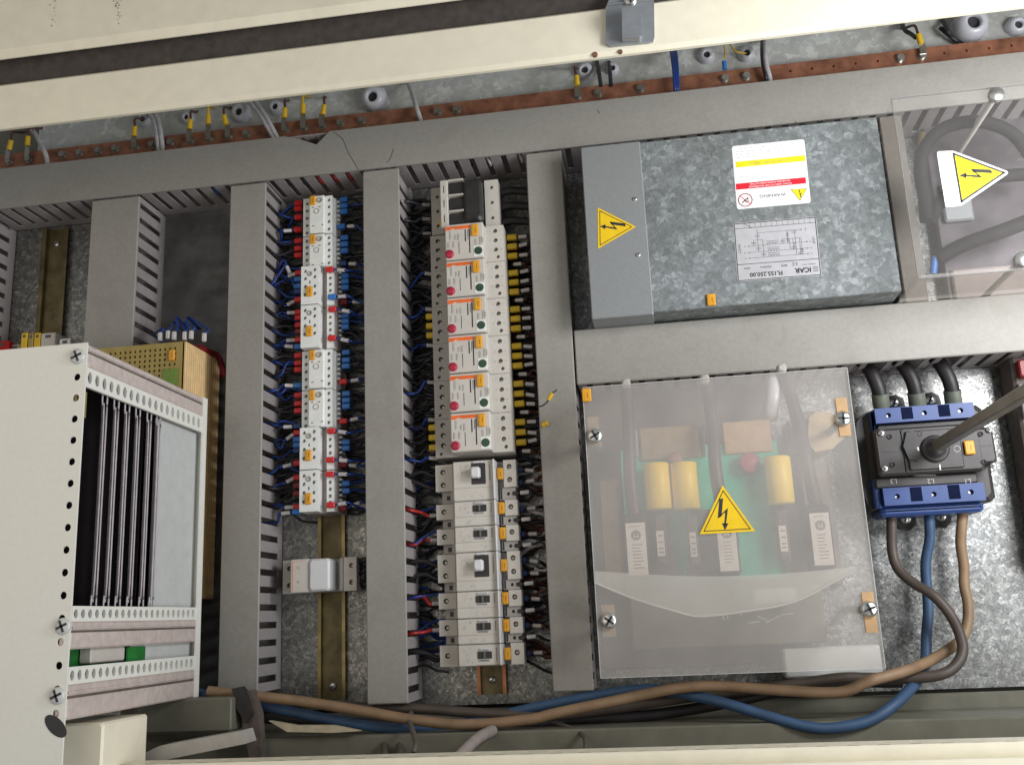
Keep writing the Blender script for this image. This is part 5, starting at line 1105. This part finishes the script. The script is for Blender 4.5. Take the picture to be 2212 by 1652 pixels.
# three dark cables from the duct down to the fuse blocks
for i, l in enumerate(([(385, 150, 30), (395, 300, 64), (410, 600, 78), (420, 900, 86), (450, 1160, 86)], [(925, 130, 30), (945, 260, 64), (985, 560, 84), (1005, 850, 96), (1060, 1170, 92)], [(1460, 60, 30), (1490, 240, 64), (1570, 520, 78), (1640, 860, 84), (1700, 1120, 84)])):
    cable('thick_cable', [(*d14(a, b_), h) for a, b_, h in l], 7.4, 'cablegrey', 'thick dark cable under the frosted cover, '+('left one', 'middle one', 'right one')[i])
for i, (a, b_) in enumerate(((388, 232), (930, 205), (1458, 130))):
    x, y = P(*d14(a, b_), HK)
    single('cable_tie_head', MB().box(x-5, x+5, y-5, y+5, 112, HK-3.3, 2), 'greyplastic', 'pale cable tie head at the upper edge of the frosted cover, '+('left one', 'middle one', 'right one')[i], 'cable tie', 'cable tie heads at the frosted cover')
cable('pale_cable', [(*d14(a, b_), h) for a, b_, h in [(1390, 180, 40), (1400, 300, 60), (1380, 420, 60), (1370, 470, 50)]], 9, 'gland', 'pale grey cable end under the frosted cover')
# milky crescent added as the curved reflection on the cover
sh = MB(); n = 26; top_ = []; bot = []
for k_ in range(n+1):
    s_ = k_/n
    tx = 180+s_*(1960-180)
    ty = 390+ (440-390)*math.sin(s_*math.pi)**1*1.0 - 30*s_
    # lower arc: read off the photograph
    arc = [(180, 470), (400, 565), (640, 640), (860, 700), (1050, 690), (1250, 660), (1500, 620), (1700, 530), (1850, 440), (1960, 385)]
    for (ax, ay), (bx2, by2) in zip(arc, arc[1:]):
        if ax <= tx <= bx2: by_ = ay+(by2-ay)*(tx-ax)/(bx2-ax); break
    top_.append((*P(*d15(tx, ty), 112), 112)); bot.append((*P(*d15(tx, by_), 112), 112-14*math.sin(s_*math.pi)))
vs = top_+bot+[(x, y, h-2) for x, y, h in top_]+[(x, y, h-2) for x, y, h in bot]; m_ = n+1
fs = []
for k_ in range(n):
    fs += [(k_, k_+1, m_+k_+1, m_+k_), (2*m_+k_, 2*m_+k_+1, 3*m_+k_+1, 3*m_+k_), (m_+k_, m_+k_+1, 3*m_+k_+1, 3*m_+k_), (k_, k_+1, 2*m_+k_+1, 2*m_+k_)]
part('curved_reflection', MB().add(vs, fs), 'milkyreflection', dr)
part('reflection_rim', MB().tube([bot[k_] for k_ in range(0, m_, 2)], 1.3, 5, 2), 'edge', dr)  # pale rim of the painted reflection

# ------------------------------------------------------------------ main switch
s16 = lambda x, y: (1809.1+x/4.031, 733.9+y/4.031)
def sb(a0, b0, a1, b1, h0, h1, ch=1.5): return bx(s16, a0, b0, a1, b1, h0, h1, ch)
HS = 74
SX0, SY1 = P(*s16(335, 590), 62); SX1, _ = P(*s16(1200, 700), 62)
_, SYb = P(*s16(850, 1440), 62)
ms = thing('main_switch', 'black main isolator switch with blue terminal shrouds at the right', 'isolator switch', (SX0, SYb, 0))
bX0 = P(*s16(335, 950), HS)[0]; bX1 = P(*s16(1385, 950), HS)[0]; bY1 = (P(*s16(350, 745), HS)[1]+P(*s16(1340, 740), HS)[1])/2; bY0 = P(*s16(800, 1160), HS)[1]
part('body', MB().box(SX0-12, SX0+118, SYb+2, SY1-2, 2, 50, 5), 'swbody', ms)
part('side_cheek', MB().quad([P(*s16(*p), 44) for p in ((335, 600), (225, 640), (168, 715), (162, 800), (232, 1350), (262, 1430), (300, 1478), (420, 1482), (360, 1250), (345, 745))], 4, 44), 'black', ms)
part('mechanism_plate', MB().box(bX0, bX1-14, bY0, bY1, 50, HS-1, 2.5).box(bX1-34, bX1, bY0+7, bY1-6, 50, HS-1.5, 2.5), 'swbody', ms)
part('raised_plate', MB().box(bX0+33, bX1-36, bY0+4, bY1-5, HS-1, HS+1.5, 1), 'swbody', ms)
part('channel', MB().box(bX0+29, bX0+31, bY0+3, bY1-3, HS-1, HS+.6, .3), 'black', ms)
part('channel', MB().box(bX0+6, bX0+29, (bY0+bY1)/2-.4, (bY0+bY1)/2+.4, HS-1, HS-.6), 'black', ms)
part('channel', MB().box(bX1-32, bX1-4, (bY0+bY1)/2-.4, (bY0+bY1)/2+.4, HS-1.4, HS-.9), 'black', ms)
for a, b_ in ((382, 812), (412, 1120), (1322, 780), (1358, 1095)):
    x, y = P(*s16(a, b_), HS); bolt_with_slot('screw', ms, x, y, HS-1, 3.6, .8, True)
x, y = P(*s16(693, 952), HS); bolt_with_slot('screw', ms, x, y, HS+1.5, 2.4, .2)
for a, b_ in ((455, 842), (480, 1085), (1247, 818), (1275, 1062), (712, 820), (975, 808)):
    x, y = P(*s16(a, b_), HS); part('hole', MB().lathe((x, y, HS-.9), (0, 0, 1), [(0, 2.9), (1.0 if a not in (712, 975) else 2.6, 2.9), (1.0 if a not in (712, 975) else 2.6, 2.0), (.2, 2.0), (.2, .01)], 14), 'black', ms)
x, y = P(*s16(1040, 948), HS+1); part('print', MB().circ(x, y, HS+1.6, 3.3, 18, False, .7).line([P(*s16(888, 1090), HS), P(*s16(892, 1130), HS)], 1.2, HS+1.6), 'sticker', ms)
x, y = P(*s16(640, 925), HS); part('latch', MB().quad([(x-5, y-15), (x+4, y-17), (x+4, y+17), (x-4, y+14), (x-9, y)], HS+1.5, HS+4), 'black', ms)
tag(ms, *sorted((P(*s16(1103, 940), HS)[0], P(*s16(1190, 940), HS)[0])), P(*s16(1150, 998), HS)[1], P(*s16(1150, 878), HS)[1], HS)
HT = 64
def shroud(a0, b0t, a1, b0b, skew):
    X0 = P(*s16(a0, (b0t+b0b)/2), HT)[0]; X1 = P(*s16(a1, (b0t+b0b)/2), HT)[0]; xm = (a0+a1)/2
    Yt = P(*s16(xm, b0t), HT)[1]; Yb = P(*s16(xm, b0b), HT)[1]; wd = X1-X0
    o = part('terminal_shroud', MB().holed(X0, X1, Yb, Yt, 12, HT, [(X0+wd*.135, (Yt+Yb)/2, 2.9), (X0+wd*.50, (Yt+Yb)/2, 2.9), (X0+wd*.865, (Yt+Yb)/2, 2.9)], 9, False), 'swblue', ms)
    for f_ in (.325, .70): part('recess', MB().box(X0+wd*(f_-.058), X0+wd*(f_+.058), Yb+(Yt-Yb)*.16, Yt-(Yt-Yb)*.04, HT, HT+.25), 'swdark', o)
    for f_ in (.135, .5, .865): shared('terminal_screw', ('sw', 2.7), screwhead(2.7), 'brightscrew', ms, X0+wd*f_, (Yt+Yb)/2, HT-6)
    return X0, X1, Yb, Yt
u1 = shroud(325, 570, 1195, 700, 0); u2 = shroud(400, 1265, 1288, 1420, 0)
part('shroud_skirt', MB().box(u2[0]-3, u2[1], u2[2]-11, u2[2]-.3, 8, 54, 3), 'swblue', ms)
part('shroud_skirt', MB().box(u1[0]-4, u1[0]-.3, u1[2]-12, u1[3]-1, 12, 58, 1.5), 'swblue', ms)
part('shroud_skirt', MB().box(u2[0]-8, u2[0]-.3, u2[2]-2, u2[3]+12, 12, 56, 2), 'swblue', ms)
part('pole_cover', MB().box(u2[0]-6, u2[1]-4, u2[3]+.4, bY0-.4, 40, 60, 1.5), 'swbody', ms)
part('pole_cover', MB().box(u1[0]+2, u1[1]-4, bY1+.4, u1[2]-.4, 40, 56, 1.5), 'black', ms)
k = MB()
for a, s_ in ((488, 'L3'), (812, 'L2'), (1133, 'L1')): x, y = P(*s16(a, 1228), 60); k.text(s_, 8, x, y, 60.15, math.pi)
k.line([P(*s16(665, 1182), 60), P(*s16(855, 1178), 60)], .8, 60.15)
part('print', k, 'greyplastic', ms)
for i, (a, b_) in enumerate(((590, 1553), (897, 1530), (487, 552), (800, 528))):
    x, y = P(*s16(a, b_), 8); up_ = i < 2
    part('mounting_foot', MB().quad([(x-13, y+18), (x-12, y-4), (x-7, y-12), (x+4, y-14), (x+11, y-8), (x+14, y+18)] if up_ else [(x-12, y-14), (x+14, y-14), (x+12, y+5), (x+4, y+10), (x-8, y+8)], 2, 8), 'black', ms)
    bolt_with_slot('screw', ms, x, y, 8, 6.6, 1.1)
x, y = P(*s16(845, 950), HS)
part('shaft_collar', MB().lathe((x, y, HS), (0, 0, 1), [(1, 15), (4, 15), (5, 13), (5, 10), (9, 9.5), (9, .01)], 22), 'black', ms)
# shaft: straight out of the panel
x, y = P(2026, 962, 88)
single('switch_shaft', MB().box(x-5.6, x+5.6, y-5.6, y+5.6, 84, 470, 1.3), 'rod', 'long square steel shaft standing out of the main switch towards the viewer', 'shaft')
# cables into the switch from above
for i, l in enumerate(([(215, 190, 26), (280, 260, 40), (335, 370, 44), (368, 470, 42), (385, 585, 36)], [(520, 175, 26), (585, 240, 40), (650, 350, 44), (682, 460, 42), (700, 575, 36)], [(850, 160, 26), (905, 225, 40), (965, 330, 44), (998, 440, 42), (1012, 560, 36)])):
    t = thing('feed_cable', 'thick black feed cable entering the top of the main switch, '+('left one', 'middle one', 'right one')[i], 'cable', (*P(*s16(l[2][0], l[2][1]), 40), 20), 'feed cables above the main switch')
    part('sheath', MB().tube([(*P(*s16(a, b_), h), h) for a, b_, h in l], 8.2, 14, 6), 'cable', t)
    part('shrink_sleeve', MB().tube([(*P(*s16(a, b_), h), h) for a, b_, h in l[-2:]], 9.6, 14, 3), 'olivesleeve', t)

# ------------------------------------------------------------------ thick cables from the switch, down and to the left
s17 = lambda x, y: (1809+x/2.863, 1075.3+y/2.863); s19 = lambda x, y: (1194.7+x/2.592, 1433.7+y/2.592); s18 = lambda x, y: (426.7+x/2.592, 1433.7+y/2.592)
cable('power_cable', [(*f(a, b_), h) for f, a, b_, h in [(s17, 335, 40, 30), (s17, 335, 160, 34), (s17, 340, 330, 34), (s17, 378, 440, 40), (s17, 470, 525, 50), (s17, 590, 600, 62), (s17, 690, 710, 66), (s17, 752, 830, 68), (s17, 775, 940, 72), (s17, 735, 1030, 78), (s17, 640, 1090, 82), (s17, 450, 1112, 78),
      (s17, 200, 1112, 72), (s19, 1600, 78, 70), (s19, 1300, 120, 66), (s19, 900, 165, 60), (s19, 400, 240, 60), (s19, 0, 290, 70), (s18, 1850, 285, 74), (s18, 1550, 272, 70), (s18, 1250, 250, 64), (s18, 900, 240, 60), (s18, 500, 210, 70), (s18, 100, 190, 90), (s18, -80, 190, 100)]], 5.7, 'umber', 'dark brown power cable from the left pole of the main switch')
cable('power_cable', [(*f(a, b_), h) for f, a, b_, h in [(s17, 570, 40, 30), (s17, 570, 150, 34), (s17, 570, 260, 32), (s17, 546, 400, 28), (s17, 553, 550, 28), (s17, 562, 700, 30), (s17, 550, 850, 34), (s17, 545, 1000, 44), (s17, 505, 1110, 64), (s17, 440, 1190, 84), (s19, 1900, 235, 104), (s19, 1760, 320, 112),
      (s19, 1560, 358, 114), (s19, 1400, 345, 112), (s19, 1180, 285, 104), (s19, 950, 215, 94), (s19, 720, 165, 78), (s19, 520, 140, 66), (s19, 250, 175, 70), (s19, 0, 222, 76), (s18, 1800, 262, 72), (s18, 1500, 330, 70), (s18, 1200, 362, 84), (s18, 950, 345, 94), (s18, 700, 300, 96), (s18, 400, 240, 100), (s18, 200, 200, 104), (s18, 0, 165, 108), (s18, -80, 155, 108)]], 5.7, 'bluec', 'blue power cable from the middle pole of the main switch')
cable('power_cable', [(*f(a, b_), h) for f, a, b_, h in [(s17, 780, 40, 30), (s17, 770, 160, 34), (s17, 762, 280, 32), (s17, 782, 420, 30), (s17, 785, 540, 32), (s17, 808, 660, 36), (s17, 803, 780, 42), (s17, 760, 880, 48), (s17, 650, 960, 54), (s17, 540, 1020, 74), (s17, 400, 1075, 96), (s17, 200, 1130, 106),
      (s19, 1600, 158, 100), (s19, 1250, 145, 92), (s19, 950, 125, 88), (s19, 700, 135, 92), (s19, 300, 215, 100), (s19, 0, 278, 100), (s18, 1850, 310, 100), (s18, 1500, 338, 104), (s18, 1200, 310, 106), (s18, 900, 258, 108), (s18, 600, 210, 110), (s18, 380, 185, 114), (s18, 200, 165, 116), (s18, 60, 150, 118)]], 5.7, 'brown', 'light brown power cable from the right pole of the main switch, crossing the blue one')
cable('power_cable', [(*f(a, b_), h) for f, a, b_, h in [(s19, 1950, 100, 30), (s19, 1500, 110, 36), (s19, 900, 230, 50), (s19, 500, 290, 56), (s19, 100, 310, 60), (s18, 1900, 335, 70), (s18, 1500, 350, 60), (s18, 900, 330, 60), (s18, 350, 300, 60)]], 6.2, 'cable', 'black cable lying lowest behind the brown and blue ones on the cabinet floor')

# ------------------------------------------------------------------ small loose bits
cable('loose_thread', [(1162, 878, 80), (1172, 876, 88), (1182, 868, 96), (1190, 852, 100), (1203, 842, 92)], .9, 'hair', 'thin dark wire with a yellow end hanging over the duct right of the breakers', 6)
x, y = P(1188, 857, 100); single('yellow_wire_end', MB().cyl((x-2, y-3, 99), (x+3, y+4, 101), 2.6, n=8), 'yellow', 'upper yellow wire end on the duct right of the breakers', 'ferrule')
x, y = P(1177, 917, 82); single('yellow_wire_end', MB().cyl((x-3, y, 80), (x+3, y+2, 82), 3.2, n=8), 'yellow', 'lower yellow wire end at the edge of the duct right of the breakers', 'ferrule')
sx, sy = P(2205, 790, 50); sx += 8
sd = thing('side_device', 'dark device with a red block at the right edge below the wide duct', 'device', (sx, sy, 0))
part('housing', MB().box(sx-16, sx+90, sy-230, sy+36, 2, 44, 3), 'strap', sd)
part('red_block', MB().box(sx-12, sx+16, sy-14, sy+6, 44.3, 56, 1.5), 'darkred', sd)
part('fin', MB().box(sx-14, sx+20, sy-60, sy-20, 44.3, 50, 1), 'darkgrey', sd)

for o in list(bpy.data.objects):
    if 'org' in o: del o['org']
